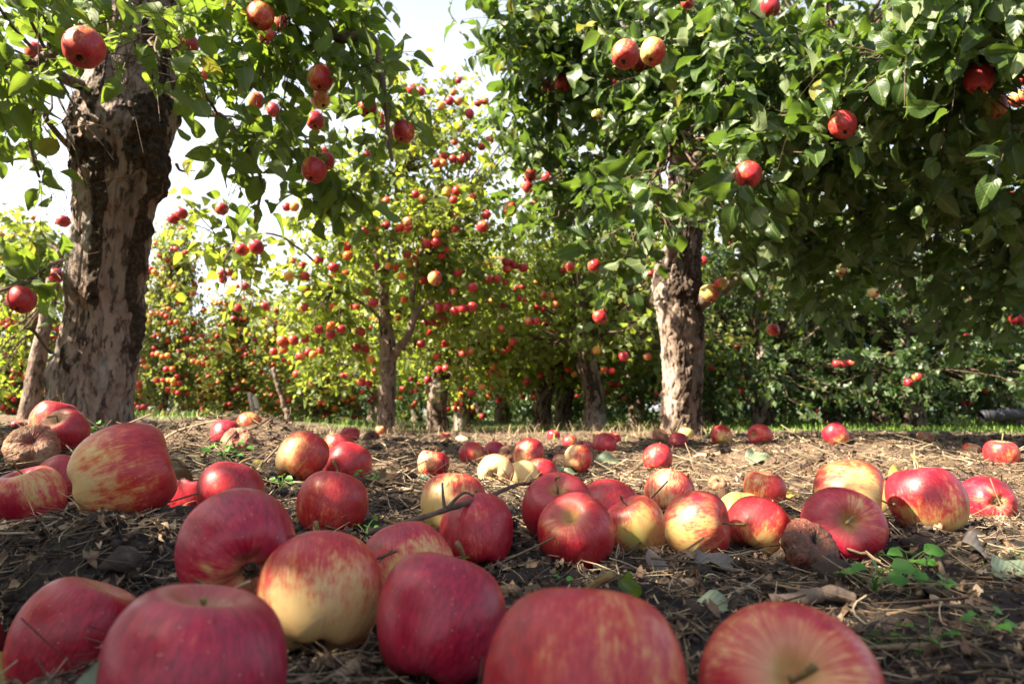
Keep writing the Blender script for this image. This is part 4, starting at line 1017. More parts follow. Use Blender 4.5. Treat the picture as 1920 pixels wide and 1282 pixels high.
BACK = [  # kind, photo x, photo y of the base, depth, spin, scale, label
    ('s', 822, 813, 7.0, .3, .95, "apple tree with a dark stout trunk just right of the slim forked tree"),
    ('s', 863, 812, 9.0, 1.9, 1.05, "apple tree with a thin black trunk right of the stout dark one"),
    ('s', 1110, 811, 6.5, 3.1, .95, "apple tree whose pale trunk is lit by the sun left of the shaded trunk"),
    ('s', 1060, 811, 8.5, 4.4, 1.0, "apple tree with a dark trunk left of the sunlit pale one"),
    ('s', 1023, 810, 8.0, 5.2, 1.0, "apple tree with a slim half lit trunk in the middle"),
    ('s', 940, 808, 11.5, .9, 1.1, "apple tree far down the middle of the row gap"),
    ('s', 700, 806, 11.0, 2.2, 1.1, "far apple tree behind the slim forked one"),
    ('s', 1190, 806, 10.5, 2.9, 1.1, "far apple tree glimpsed left of the shaded trunk"),
    ('n', 305, 785, 8.4, .0, (.80, 1.08), "tall narrow apple tree crowded with red fruit right behind the thick trunk"),
    ('n', 425, 790, 9.5, 1.3, (.95, .82), "rounded low apple tree with red fruit left of the white stakes"),
    ('n', 20, 785, 8.0, 2.2, (1.25, 1.05), "apple tree with red fruit at the far left edge"),
    ('n', 510, 795, 11.0, 3.0, (1.2, .85), "apple tree behind the white stakes"),
    ('n', 600, 797, 9.5, 4.0, (1.3, .80), "low sunlit apple tree left of the slim forked one"),
    ('n', 220, 788, 13.0, 5.0, (1.5, .9), "far apple tree mostly hidden by the thick trunk"),
    ('n', 390, 790, 14.0, .5, (1.6, .72), "farthest apple tree between the thick trunk and the stakes"),
    ('d', 1430, 802, 7.2, .4, .93, "dark leafy apple tree right behind the shaded trunk"),
    ('d', 1555, 802, 8.3, 1.5, 1.0, "apple tree with a black trunk in the deep shade of the right half"),
    ('d', 1712, 806, 6.9, 2.6, .92, "apple tree with a short trunk lit at its foot standing in the grass"),
    ('d', 1905, 803, 7.6, 3.5, 1.0, "dark apple tree behind the grass at the right edge"),
    ('d', 1330, 802, 10.0, 4.6, 1.1, "far dark apple tree seen just right of the shaded trunk"),
    ('d', 1650, 800, 10.5, 5.5, 1.15, "far dark apple tree between the black trunk and the lit short one"),
    ('d', 1850, 800, 11.5, .8, 1.2, "far dark apple tree in the right back row"),
    ('d', 780, 803, 15.5, 1.1, 1.0, "dim apple tree at the end of the middle gap, left one"),
    ('d', 900, 803, 15.0, 2.1, 1.0, "dim apple tree at the end of the middle gap, right one"),
    ('d', 1060, 803, 14.0, 3.3, 1.1, "dim apple tree behind the slim half lit trunk"),
    ('d', 1200, 802, 14.5, 4.2, 1.1, "dim apple tree far behind the sunlit pale trunk"),
    ('d', 620, 800, 16.0, 5.1, .8, "dim low apple tree far behind the slim forked one"),
    ('d', 1480, 800, 14.0, .2, 1.15, "dim apple tree farthest back right of the shaded trunk"),
]
first = {}
BT = []
for (k, px, py, d, rz, sc, lab) in BACK:
    p = at(px, py, d); loc = (p[0], p[1], gz1(p[0], p[1]) - .02)
    if k not in first:
        o = PR[k][0]; first[k] = o
        o.location = loc; o.rotation_euler = (0, 0, rz); o.scale = (sc[0], sc[0], sc[1]) if isinstance(sc, tuple) else (sc,) * 3; o["label"] = lab
    else: o = copy_tree(PR[k][0], loc, rz, sc, lab)
    BT.append((k, o, loc, rz, sc, lab))
# the wood far behind, one mass
qw = np.random.default_rng(70)
bw = [((x, y, 0), (x + qw.uniform(-.5, .5), y, qw.uniform(.7, 1.9)), (1.3, .8, 1.1), 14) for x, y in [(i * 1.5 - 22, 20 + 3 * math.sin(i * 1.7)) for i in range(31)]]
bw += [((x, y, 0), (x, y, .5), (1.2, .6, .6), 8) for x, y in [(i * 1.5 - 22, 19 + 1.5 * math.sin(i * 2.3)) for i in range(31)]]
fw_ = foliage(qw, bw, .26, FAR, 5, 6, (.3, .6), up=.4)
fwo = build("far_wood", fw_['leaf'][0], fw_['leaf'][1], mats=[M['leaf4']])
fwo.location = (0, 0, -.2)
bu = [((x, y, 0), (x + qw.uniform(-.3, .3), y + qw.uniform(-.8, .8), qw.uniform(.12, .45)), (.75, .45, .42), 11) for x, y in [(1.2 + i * .7, 11.8 + .5 * math.sin(i * 1.9)) for i in range(22)] + [(-11 + i * .8, 16.5 + .8 * math.sin(i * 1.9)) for i in range(22)]]
un_ = foliage(qw, bu, .13, FAR, 6, 7, (.15, .35), up=.4)
uno = build("undergrowth", un_['leaf'][0], un_['leaf'][1], mats=[M['leaf4']])
uno.location = (0, 0, -.14)
tag(uno, "low green undergrowth behind the last row of trees", "undergrowth", kind="stuff")
tag(fwo, "wood of dim green trees at the far end of the orchard", "wood", kind="stuff")
# the rest of the left row, outside the frame: it throws the dappled shade over the foreground
for (x, y, rz, sc, lab) in SHADE:
    copy_tree(PR['s'][0], (x, y, gz1(x, y) - .02), rz, sc, lab)
# a leaning slim trunk at the left edge, its crown above
tl_ = empty("apple_tree", (*at(52, 792, 5.0)[:2], gz1(*at(52, 792, 5.0)[:2])), "slim leaning apple tree with a smooth grey trunk left of the thick one", "tree", TREES)
ol = np.array(tl_.location); LL = lambda px, py, d: at(px, py, d) - ol
add_trunk(tl_, "trunk", ([LL(50, 800, 5), LL(62, 730, 5), LL(74, 660, 5), LL(86, 600, 5), LL(97, 540, 5), LL(110, 470, 5)], np.array([20, 16, 14, 12, 11, 9]) * 5 / F_PX, 150, 50, 15), M['bark2'], plate_fn=lambda a, h: a * 0 - .25, rough=.006)
fl = foliage(np.random.default_rng(77), [(LL(110, 470, 5), LL(60, 470, 5.2), np.array([.35, .35, .3]), 14), (LL(110, 470, 5), LL(30, 600, 5.6), np.array([.35, .3, .4]), 14), (LL(95, 560, 5), LL(20, 700, 5.8), np.array([.3, .3, .25]), 10)], .08, MID, 6, 6, up=.5)
crown_parts(tl_, fl, M['leaf3'])

# ---------------------------------------------------------------- apples
def apple_mesh(name, shp, mats, mi=None):
    V, Q, T = shp
    o = build(name, V, Q, T, mats=mats, mi=mi, link=False)
    return o.data
HI_ME = [apple_mesh("apple_round", s, [M['skin']]) for s in HI]
LO_ME = [apple_mesh("apple_small", s, [M['skin']]) for s in LO]
ROT_ME = [apple_mesh("apple_rotten", s, [M['rot']]) for s in ROT]
_bv, _bm = bite(*HI[2], 5)
BIT_ME = apple_mesh("apple_bitten", (_bv, HI[2][1], HI[2][2]), [M['skin'], M['flesh']], _bm)
_pv = HI[1][0] * np.array([1, .8, .7]); _pv = _pv * (1 + .18 * fbm(_pv * 4, 3, 4))[:, None]
PEEL_ME = apple_mesh("apple_peeled", (_pv, HI[1][1], HI[1][2]), [M['flesh']])
STEM_ME, CAL_ME = [], []
for s in range(5):
    q = np.random.default_rng(s)
    P = curve([(0, 0, .29), (.01, 0, .40), (q.uniform(-.06, .1), q.uniform(-.05, .05), .50), (q.uniform(-.12, .2), q.uniform(-.08, .08), .56 + .05 * s)], 12)
    if s == 4: P = curve([(0, 0, .29), (.01, 0, .34), (.015, .01, .385), (.01, .02, .42)], 12)   # a short stub
    V, Q, T = tubes(P[None], np.array([[.020, .017, .015, .014, .013, .013, .013, .014, .015, .018, .021, .022]]), 8)
    STEM_ME.append(build("stem", V, Q, T, mats=[M['stem']], link=False).data)
PL, RL = [], []
q = np.random.default_rng(9)
for k in range(11):
    a = k * .571; r0 = .035
    PL.append(curve([(r0 * math.cos(a), r0 * math.sin(a), -.345), (.055 * math.cos(a), .055 * math.sin(a), -.385), (q.uniform(.02, .07) * math.cos(a + .3), q.uniform(.02, .07) * math.sin(a + .3), -.425), (q.uniform(.0, .05) * math.cos(a), .03 * math.sin(a), -.44)], 7))
    RL.append(np.linspace(.016, .004, 7))
V, Q, T = tubes(np.array(PL), np.array(RL), 5)
CAL_ME = build("calyx", V, Q, T, mats=[M['calyx']], link=False).data

def put_apple(name, me, loc, D, R_, prm, label, group, cat="apple", stem=None, calyx=True, kids=True):
    o = bpy.data.objects.new(name, me); C.objects.link(o)
    m = Matrix(np.array(R_).tolist()).to_4x4()
    o.matrix_world = Matrix.Translation(Vector([float(v) for v in loc])) @ m @ Matrix.Scale(D, 4)
    o.color = [float(v) for v in prm] if len(prm) == 4 else (*[float(v) for v in prm], .5)
    tag(o, label, cat, group)
    if kids:
        if stem is not None:
            k = bpy.data.objects.new("stem", STEM_ME[stem]); C.objects.link(k); k.parent = o
        if calyx:
            k = bpy.data.objects.new("calyx", CAL_ME); C.objects.link(k); k.parent = o
    return o
for i, ((x, y, z, D, g, kind, ax, pale, bl, hu, cr, lab), (R_, gz)) in enumerate(zip(FALLEN, LAY)):
    if kind == 'r': me, nm_ = ROT_ME[i % 3], "rotten_apple"
    elif kind == 'b': me, nm_ = BIT_ME, "bitten_apple"
    elif kind == 'c': me, nm_ = PEEL_ME, "apple_piece"
    else: me, nm_ = HI_ME[i % 5], "fallen_apple"
    near = D / math.hypot(x, y) > .028
    put_apple(nm_, me, (x, y, z), D, R_, (bl, hu, cr, .5 if pale is None else .5 - .5 * float(nrm(np.array(pale)) @ R_[:, 2])), lab, "apples fallen on the ground", stem=(4 if i == 2 else i % 4) if (kind == 'a' and near and i % 7 != 3) else None, calyx=kind == 'a' and near, kids=near)
q = np.random.default_rng(12)
for i, (px, py, r, tr, bl, hu, cr, lab) in enumerate(HANG):
    p, D = hang_pos(px, py, r)
    ax = nrm(np.array([q.normal(0, .25), q.uniform(.05, .45), 1.0]))      # eye tipped a little towards the camera
    put_apple("hanging_apple", (HI_ME if r > 17 else LO_ME)[i % 3], p, D, basis(ax, (-.7, -.3, .2) if i % 2 else None, i), (bl - .14, hu * .5, cr), lab, "apples hanging in the trees", stem=i % 4 if r > 10 else None, calyx=r > 10)

# the smaller hanging apples, on twig tips the camera can see
bpy.context.view_layer.update()
dg = bpy.context.evaluated_depsgraph_get()
camp = Vector((0, 0, CAM_H))
def to_px(p):
    v = p - np.array([0, 0, CAM_H]); d = v @ FW
    return 960 + F_PX * v[0] / d, 641 - F_PX * (v @ UP) / d, d
def visible(p, slack=.05):
    v = Vector([float(c) for c in p]) - camp
    L = v.length
    ok, loc, *_ = S.ray_cast(dg, camp, v.normalized(), distance=L)
    return (not ok) or (L - (loc - camp).length) < slack
taken = [(a[0], a[1]) for a in HANG]
def pick(tips, n, sep, dia, q, box=(0, 1920, 0, 790)):
    out = []
    for p in tips[q.permutation(len(tips))]:
        x, y, d = to_px(p)
        if not (box[0] - 5 < x < box[1] + 5 and box[2] < y < box[3]): continue
        D = dia * q.uniform(.85, 1.12)
        c = p + np.array([0, 0, -D * .55])
        v = nrm(c - np.array([0, 0, CAM_H])); c = c - v * .05
        if any((x - a) ** 2 + (y - b) ** 2 < sep ** 2 for a, b in taken): continue
        if not visible(c): continue
        taken.append((x, y)); out.append((c, D, x, y))
        while q.random() < .42 and len(out) < n:                       # apples hang in twos and threes
            c2 = c + np.array([q.choice((-1, 1)) * D * q.uniform(.75, 1.0), q.uniform(-.02, .03), -D * q.uniform(-.2, .6)])
            x2, y2, _d = to_px(c2)
            if not visible(c2) or any((x2 - a) ** 2 + (y2 - b) ** 2 < (sep * .5) ** 2 for a, b in taken): break
            taken.append((x2, y2)); out.append((c2, D * q.uniform(.88, 1.05), x2, y2))
        if len(out) >= n: break
    return out
ORD = "first second third fourth fifth sixth seventh eighth ninth tenth eleventh twelfth thirteenth fourteenth fifteenth sixteenth seventeenth eighteenth nineteenth twentieth".split()
def hang_auto(items, where, q, rows=("top", "upper", "middle", "lower", "lowest"), blush=(.55, .95)):
    items = sorted(items, key=lambda a: a[3])
    nr = min(len(rows), max(1, math.ceil(len(items) / 14)))
    rws = {1: [""], 2: ["upper", "lower"], 3: ["upper", "middle", "lower"], 4: ["top", "upper", "lower", "lowest"], 5: rows}[nr]
    for k, part in enumerate(np.array_split(np.arange(len(items)), nr)):
        for j, i in enumerate(sorted(part, key=lambda i: items[i][2])):
            c, D, x, y = items[i]
            bl, hu = q.uniform(*blush), q.uniform(.0, .55)
            adj = ("red" if bl > .88 else "orange red")
            row = (rws[k] + " ") if rws[k] else "the "
            o = put_apple("hanging_apple", LO_ME[i % 3], c, D, basis((q.normal(0, .2), q.uniform(0, .3), 1), None, i), (bl, hu, q.uniform(0, .5)),
                          "%s apple, %s from left in %srow %s" % (adj, ORD[j] if j < 20 else "last", row, where), "apples hanging in the trees", kids=False)
def wtips(o, f):
    return np.array([o.matrix_world @ Vector([float(c) for c in t]) for t in f['tips']])
q = np.random.default_rng(33)
hang_auto(pick(wtips(t3, f3), 72, 22, .076, q), "on the sunlit slim forked tree", q)
byl = {}
for (k, o, loc, rz, sc, lab) in BT: byl.setdefault(k, []).append((o, lab))
FF = {'s': PR['s'][1], 'n': PR['n'][1], 'd': PR['d'][1]}
GRP = {'s': ([14, 6, 9, 7, 6], ["on the stout dark trunked tree", "on the thin black trunked tree", "on the pale sunlit trunked tree", "on the dark trunked middle tree", "on the slim half lit tree"]),
       'n': ([14, 12, 8], ["on the tall narrow fruit-crowded tree", "on the rounded tree by the stakes", "on the far left edge tree"]),
       'd': ([6, 7, 6, 4], ["in the dark behind the shaded trunk", "on the black trunked shaded tree", "on the tree lit at its foot", "on the dark right edge tree"])}
for k, (ns, wh) in GRP.items():
    for (o, lab), n, w in zip(byl[k], ns, wh):
        hang_auto(pick(wtips(o, FF[k]), n, 17 if k != 'n' else 12, .074, q), w, q)
# past the three hundred: the crowded fruit of the distant trees, one mass
sv, sq, st = apple_shape(41, 10, 8)
pts, dia = [], []
for (o, lab), n in list(zip(byl['n'], [80, 80, 44, 50, 40, 30, 40])) + list(zip(byl['s'], [16, 14, 14, 14, 12, 12, 12, 8])):
    kd = 'n' if (o, lab) in byl['n'] else 's'
    for (c, D, x, y) in pick(wtips(o, FF[kd]), n, 8, .072, q): pts.append(c); dia.append(D)
for (c, D, x, y) in pick(wtips(t3, f3), 60, 13, .070, q): pts.append(c); dia.append(D)
pts = np.array(pts); dia = np.array(dia)
build("distant_apples", (sv[None] * dia[:, None, None] + pts[:, None]).reshape(-1, 3), (sq[None] + np.arange(len(pts))[:, None, None] * len(sv)).reshape(-1, 4), (st[None] + np.arange(len(pts))[:, None, None] * len(sv)).reshape(-1, 3), mats=[M['farapple']])
da = bpy.data.objects["distant_apples"]; da.color = (.93, .25, .3, 1)
tag(da, "mass of tiny red apples crowding the distant trees", "apples", kind="stuff")

# ---------------------------------------------------------------- litter on the ground
q = np.random.default_rng(8)
AP = np.array([(a[0], a[1], a[2], a[3] * .5) for a in FALLEN])
def scatter(n, q, y0=.22, y1=4.2, power=1.0, wide=.86):
    y = y0 * (y1 / y0) ** (q.random(n) ** power)
    x = q.uniform(-wide, wide, n) * (y + .12)
    return x, y
def clear(x, y, m=.9):
    """off the apples' middles"""
    k = np.ones(len(x), bool)
    for ax, ay, az, ar in AP: k &= (x - ax) ** 2 + (y - ay) ** 2 > (ar * m) ** 2
    return k
def strands(n, q, length, radius, lift, y0=.22, y1=4.0, k=6, bend=.35, power=1.0, sides=3):
    x, y = scatter(n, q, y0, y1, power); kp = clear(x, y, .75); x, y = x[kp], y[kp]; n = len(x)
    a = q.uniform(0, math.pi * 2, n); L = length * np.exp(q.normal(0, .45, n)) * (.7 + .35 * np.clip(y, 0, 2))
    t = np.linspace(-.5, .5, k)
    cv = q.normal(0, bend, n)
    px = x[:, None] + L[:, None] * (np.cos(a)[:, None] * t - np.sin(a)[:, None] * cv[:, None] * (t ** 2) * 2)
    py = y[:, None] + L[:, None] * (np.sin(a)[:, None] * t + np.cos(a)[:, None] * cv[:, None] * (t ** 2) * 2)
    gz = ground_z(px.ravel(), py.ravel()).reshape(px.shape)
    zl = .5 * gz.mean(1, keepdims=True) + .5 * gz.max(1, keepdims=True)
    pz = np.maximum(zl + q.normal(0, .25, (n, 1)) * L[:, None] * t * 1.3, gz) + lift * q.random((n, 1)) + .001
    R = radius * np.exp(q.normal(0, .4, n)) * (.8 + .55 * np.clip(y, 0, 2.5))
    return tubes(np.stack([px, py, pz], -1), R[:, None] * np.linspace(1, .6, k)[None], sides, cap=False)
V1, Q1, _ = strands(8500, q, .030, .00038, .004, .24, 2.0)
V2, Q2, _ = strands(420, q, .075, .0009, .010, .30, 2.6)
V3, Q3, _ = strands(7000, q, .048, .0006, .008, .85, 4.6, power=.9)
_sc = scatter
def scatter(n, q, *a, **k): return q.uniform(-.52, -.08, n), q.uniform(.40, .92, n)       # the bank at the left, turned to the camera
V4, Q4, _ = strands(1500, q, .030, .0004, .004)
scatter = _sc
V3, Q3 = np.vstack([V3, V4]), np.vstack([Q3, Q4 + len(V3)])
litter_V = np.vstack([V1, V2, V3]); litter_Q = np.vstack([Q1, Q2 + len(V1), Q3 + len(V1) + len(V2)])
o = build("dry_straw", litter_V, litter_Q, mats=[M['straw']])
tag(o, "dry grass straw scattered over the orchard soil", "straw", kind="stuff")
# crumpled bits of leaf and bark
x, y = scatter(12000, q, .24, 4.8, .72); x = np.append(x, q.uniform(-.52, -.08, 900)); y = np.append(y, q.uniform(.40, .92, 900)); kp = clear(x, y, .8); x, y = x[kp], y[kp]
z = ground_z(x, y)
pos = np.stack([x, y, z + .003], -1)
CR = [leaf_tmpl(s, 4, 5, w, f, c, .16, .0) for s, w, f, c in ((51, .7, .7, 2.0), (52, .5, 1.0, 1.2), (53, .9, .5, 2.6), (54, .4, .3, .7))]
fr = rdir(q, len(x)); fr[:, 2] *= .35
nm2 = rdir(q, len(x)) * .7 + np.array([0, 0, .8])
lv, lq, lu = place_leaves(pos, fr, nm2, q.uniform(.004, .015, len(x)) * (.8 + .55 * np.clip(y, 0, 2)), CR, q)
o = build("leaf_litter", lv, lq, mats=[M['litter']], uv=lu)
tag(o, "crumpled brown scraps of leaves lying between the apples", "leaf litter", kind="stuff")
# crumbs of soil
iv = nrm(np.array([(-1, 1.618, 0), (1, 1.618, 0), (-1, -1.618, 0), (1, -1.618, 0), (0, -1, 1.618), (0, 1, 1.618), (0, -1, -1.618), (0, 1, -1.618), (1.618, 0, -1), (1.618, 0, 1), (-1.618, 0, -1), (-1.618, 0, 1)]))
it = np.array([(0, 11, 5), (0, 5, 1), (0, 1, 7), (0, 7, 10), (0, 10, 11), (1, 5, 9), (5, 11, 4), (11, 10, 2), (10, 7, 6), (7, 1, 8), (3, 9, 4), (3, 4, 2), (3, 2, 6), (3, 6, 8), (3, 8, 9), (4, 9, 5), (2, 4, 11), (6, 2, 10), (8, 6, 7), (9, 8, 1)])
x, y = scatter(13000, q, .24, 4.2, .85); x = np.append(x, q.uniform(-.52, -.08, 2500)); y = np.append(y, q.uniform(.40, .92, 2500)); kp = clear(x, y, .8); x, y = x[kp], y[kp]; z = ground_z(x, y)
s_ = .0026 * np.exp(q.normal(0, .55, len(x))) * (.8 + .5 * y)
cv_ = iv[None] * (1 + .35 * q.normal(size=(len(x), 12, 1))) * np.array([1, 1, .75]) * s_[:, None, None] + np.stack([x, y, z], -1)[:, None]
o = build("soil_crumbs", cv_.reshape(-1, 3), None, (it[None] + np.arange(len(x))[:, None, None] * 12).reshape(-1, 3), mats=[M['clod']], smooth=False)
tag(o, "crumbs of dark soil", "soil", kind="stuff")
# low green grass and herbs beyond the rows, dry tufts at the trunks
def blades(x, y, q, h, w, spread=.6):
    n = len(x); z = ground_z(x, y)
    a = q.uniform(0, 6.28, n); ln = q.uniform(.1, spread, n); H = h * q.uniform(.5, 1.2, n)
    t = np.array([0, .4, .75, 1.0])
    P = np.stack([x[:, None] + np.cos(a)[:, None] * (ln * H)[:, None] * t ** 2, y[:, None] + np.sin(a)[:, None] * (ln * H)[:, None] * t ** 2, z[:, None] - .004 + H[:, None] * t * (1 - .25 * ln[:, None] * t)], -1)
    sx = np.stack([-np.sin(a), np.cos(a), a * 0], -1)[:, None] * (w * (.6 + .5 * q.random(n)))[:, None, None] * np.array([1, .8, .5, .06])[None, :, None]
    V = np.stack([P - sx, P + sx], 2).reshape(-1, 3)
    I = np.arange(n * 8).reshape(n, 4, 2)
    Qd = np.stack([I[:, :-1, 0], I[:, :-1, 1], I[:, 1:, 1], I[:, 1:, 0]], -1).reshape(-1, 4)
    return V, Qd
n = 46000
y = 3.6 + 9 * q.random(n) ** 1.5; x = q.uniform(-.85, .95, n) * (y + .4)
k = (q.random(n) < green_at(x, y) * (.55 + 1.1 * sstep(-.25, .3, vnoise(np.stack([x, y, x * 0], -1) * 1.7, 48))) + .02)
x, y = x[k], y[k]
V, Qd = blades(x, y, q, .050 + .07 * sstep(5, 9, y) * (vnoise(np.stack([x, y, x * 0], -1) * .9, 47) > -.1), .0042)
o = build("grass", V, Qd, mats=[M['grass']])
tag(o, "low green grass growing between the rows", "grass", kind="stuff")
tx, ty = [], []
for (px, py, d, r_, m) in ((570, 803, 4.2, .16, 150), (735, 800, 5.3, .12, 140), (640, 808, 4.0, .22, 120), (1290, 806, 4.1, .18, 160), (1205, 808, 4.6, .2, 110), (850, 805, 5.0, .5, 150), (1000, 808, 5.0, .5, 150), (520, 800, 4.5, .3, 110), (400, 800, 2.6, .16, 60), (1330, 806, 4.5, .2, 80), (1450, 810, 3.6, .3, 50)):
    c = at(px, py, d); tx.append(c[0] + q.normal(0, r_, m)); ty.append(c[1] + q.normal(0, r_ * .6, m))
V, Qd = blades(np.concatenate(tx), np.concatenate(ty), q, .10, .0028, 1.3)
o = build("dry_grass", V, Qd, mats=[M['straw']])
tag(o, "bleached dry grass around the feet of the trees", "grass", kind="stuff")
# moss and seedlings too small to count in the shaded soil at the front
x, y = scatter(2600, q, .24, 1.3); p_ = np.stack([x, y, x * 0], -1); kp = clear(x, y) & (vnoise(p_ * 6.5, 91) > .35); x, y = x[kp], y[kp]
V, Qd = blades(x, y, q, .007, .0011)
o = build("moss", V, Qd, mats=[M['grass']])
tag(o, "patches of green moss on the dark soil", "moss", kind="stuff")

# ---------------------------------------------------------------- single leaves, seedlings, sticks
def lone_leaf(px, py, d, size, m, lab, curl=.9, dirv=(1, .2, 0), up=(0, 0, 1), seed=1, name="fallen_leaf", lift=.004, wave=.1, width=.62, exact=False):
    p = at(px, py, d)
    if not exact: p[2] = gz1(p[0], p[1]) + lift
    tp = [leaf_tmpl(seed, 7, 10, width, .35, curl, wave, .15)]
    dirv = np.array(dirv, float)
    pos = p - nrm(dirv) * size * .6
    V, Qd, U = place_leaves(np.zeros((1, 3)), dirv[None], np.array([up], float), np.array([size]), tp, np.random.default_rng(seed))
    if not exact:
        W_ = V + pos
        g = ground_z(W_[:, 0], W_[:, 1]); V[:, 2] += max(0, (g + .001 - W_[:, 2]).max() * .45)
    o = build(name, V, Qd, mats=[M[m]], uv=U); o.location = pos
    return tag(o, lab, "leaf", "leaves lying on the ground")
LEAVES = [
    (178, 1225, .285, .060, 'pale', "pale bluish leaf pressed against the glossy magenta apple", .5, (.25, .1, 1), (0, -1, .3), 2, .01),
    (50, 1140, .44, .055, 'yleaf', "yellowing leaf behind the dull rosy apple at the left", .8, (1, .3, .1), (0, -.4, 1), 3, .006),
    (75, 1110, .47, .045, 'yleaf', "small cream leaf standing on edge behind the yellowing one", 1.6, (.3, .2, .9), (-.6, -.6, .3), 8, .004),
    (585, 1255, .31, .050, 'pale', "grey green leaf lying between the cream and the crimson front apples", .6, (1, .1, .4), (-.2, -.7, .8), 4, .004),
    (1345, 1125, .53, .036, 'pale', "torn pale green leaf alone on the soil behind the mottled apple", .5, (1, -.2, .1), (0, -.6, 1), 5, .004),
    (1185, 1102, .54, .032, 'leaf1', "green leaf half sunk in the soil between front and striped apples", .6, (.4, .2, -.3), (0, -.7, .7), 6, .004),
    (1855, 1012, .64, .052, 'greyleaf', "curled grey dead leaf below the apple with the dark eye", 2.6, (1, -.3, .25), (.2, -.5, 1), 7, .008),
    (1900, 1045, .60, .045, 'pale', "long pale leaf cut by the right edge of the photo", .4, (1, .1, .12), (0, -.5, 1), 9, .003),
    (1235, 1035, .66, .045, 'greyleaf', "dark curled leaf standing against the yellow striped apple", 1.5, (.3, .1, 1), (.5, -1, .2), 10, .002),
    (1345, 1040, .66, .050, 'greyleaf', "grey scrap of leaf under the red and cream apple", .4, (1, 0, 0), (0, -.5, 1), 11, .006),
    (490, 848, 1.25, .060, 'yleaf', "yellow green leaf lying before the crimson apple cluster", .7, (1, .2, 0), (0, -.5, 1), 12, .006),
    (600, 890, 1.02, .060, 'yleaf', "yellow green leaf tucked under the peach sunlit apple", .6, (1, .2, .1), (0, -.8, 1), 13, .006),
    (785, 883, 1.45, .065, 'pale', "bleached leaf left of the half pink half white apple", .5, (1, .3, 0), (0, -.5, 1), 14, .006),
    (1140, 858, 2.0, .085, 'pale', "pale green leaf lying beside the low crimson apple", .3, (1, .2, .1), (0, -.8, 1), 15, .01),
    (1060, 880, 1.75, .060, 'pale', "grey green leaf under the pale cream apple", .6, (1, 0, .1), (0, -.8, 1), 16, .006),
    (1385, 930, 1.05, .055, 'yleaf', "lemon yellow leaf lying behind the pale green apple", .4, (1, .3, .15), (0, -.9, .7), 17, .01),
    (1335, 930, 1.05, .070, 'yleaf', "cream folded leaf behind the red and cream apple", .8, (1, .4, 0), (.1, -.8, .8), 18, .01),
    (1695, 855, 1.5, .085, 'yleaf', "big bleached leaf lying behind the large two-tone apple", .6, (.9, .4, .1), (0, -.6, 1), 19, .01),
    (1850, 880, 1.25, .060, 'yleaf', "cream leaf in front of the bright right edge apple", .7, (.8, -.4, .2), (-.3, -.8, .8), 20, .01),
    (1530, 855, 1.6, .075, 'dead', "brown crumpled leaf on the sunny litter right of the middle", 1.8, (1, .3, .2), (0, -.6, 1), 21, .008),
    (1420, 835, 1.9, .080, 'pale', "long pale leaf lying before the shaded red far apple", .3, (1, .2, .12), (0, -.8, 1), 22, .008),
    (1500, 905, 1.15, .060, 'dead', "tan curled leaf behind the orange and red apple", 1.5, (1, .3, .3), (0, -.6, 1), 23, .008),
    (1365, 905, 1.2, .065, 'dead', "rust brown leaf standing behind the small bright red apple", 1.0, (.8, .4, .6), (-.3, -.9, .4), 24, .01),
    (345, 835, 1.0, .060, 'dead', "brown leaf leaning in the straw mound right of the peach streaked apple", 1.0, (.5, .2, -.6), (.2, -.9, .5), 25, .02),
    (42, 812, 1.05, .030, 'yleaf', "golden leaf at the left edge above the rotten apple", .8, (.6, .2, .6), (-.3, -.8, .5), 26, .02),
    (325, 925, .86, .050, 'yleaf', "cream curled leaf standing beside the bitten apple", 1.6, (.1, .1, 1), (-.8, -.5, .1), 27, .004),
    (1085, 935, .95, .055, 'dead', "pale brown leaf behind the dusty dark red apple", 1.0, (1, .3, .2), (0, -.7, .8), 28, .008),
    (740, 905, 1.1, .055, 'dead', "brown leaf on the sunny soil right of the orange red apple", 1.2, (1, .3, .1), (0, -.6, .9), 29, .006),
    (1270, 875, 1.5, .090, 'dead', "ball of crumpled brown leaf beside the round red apple", 3.6, (.2, .4, .8), (-.3, -.8, .3), 30, .012),
    (1480, 880, 1.35, .070, 'yleaf', "straw coloured leaf lying flat in full sun on the right", .5, (1, .2, .05), (0, -.6, 1), 31, .006),
    (1610, 880, 1.3, .065, 'yleaf', "long cream leaf behind the orange and red apple's stem", .3, (1, -.1, .1), (0, -.6, 1), 32, .008),
]
for (px, py, d, sz, m, lab, cu, dv, up_, sd_, lf) in LEAVES:
    lone_leaf(px, py, d, sz, m, lab, cu, dv, up_, sd_, lift=lf)

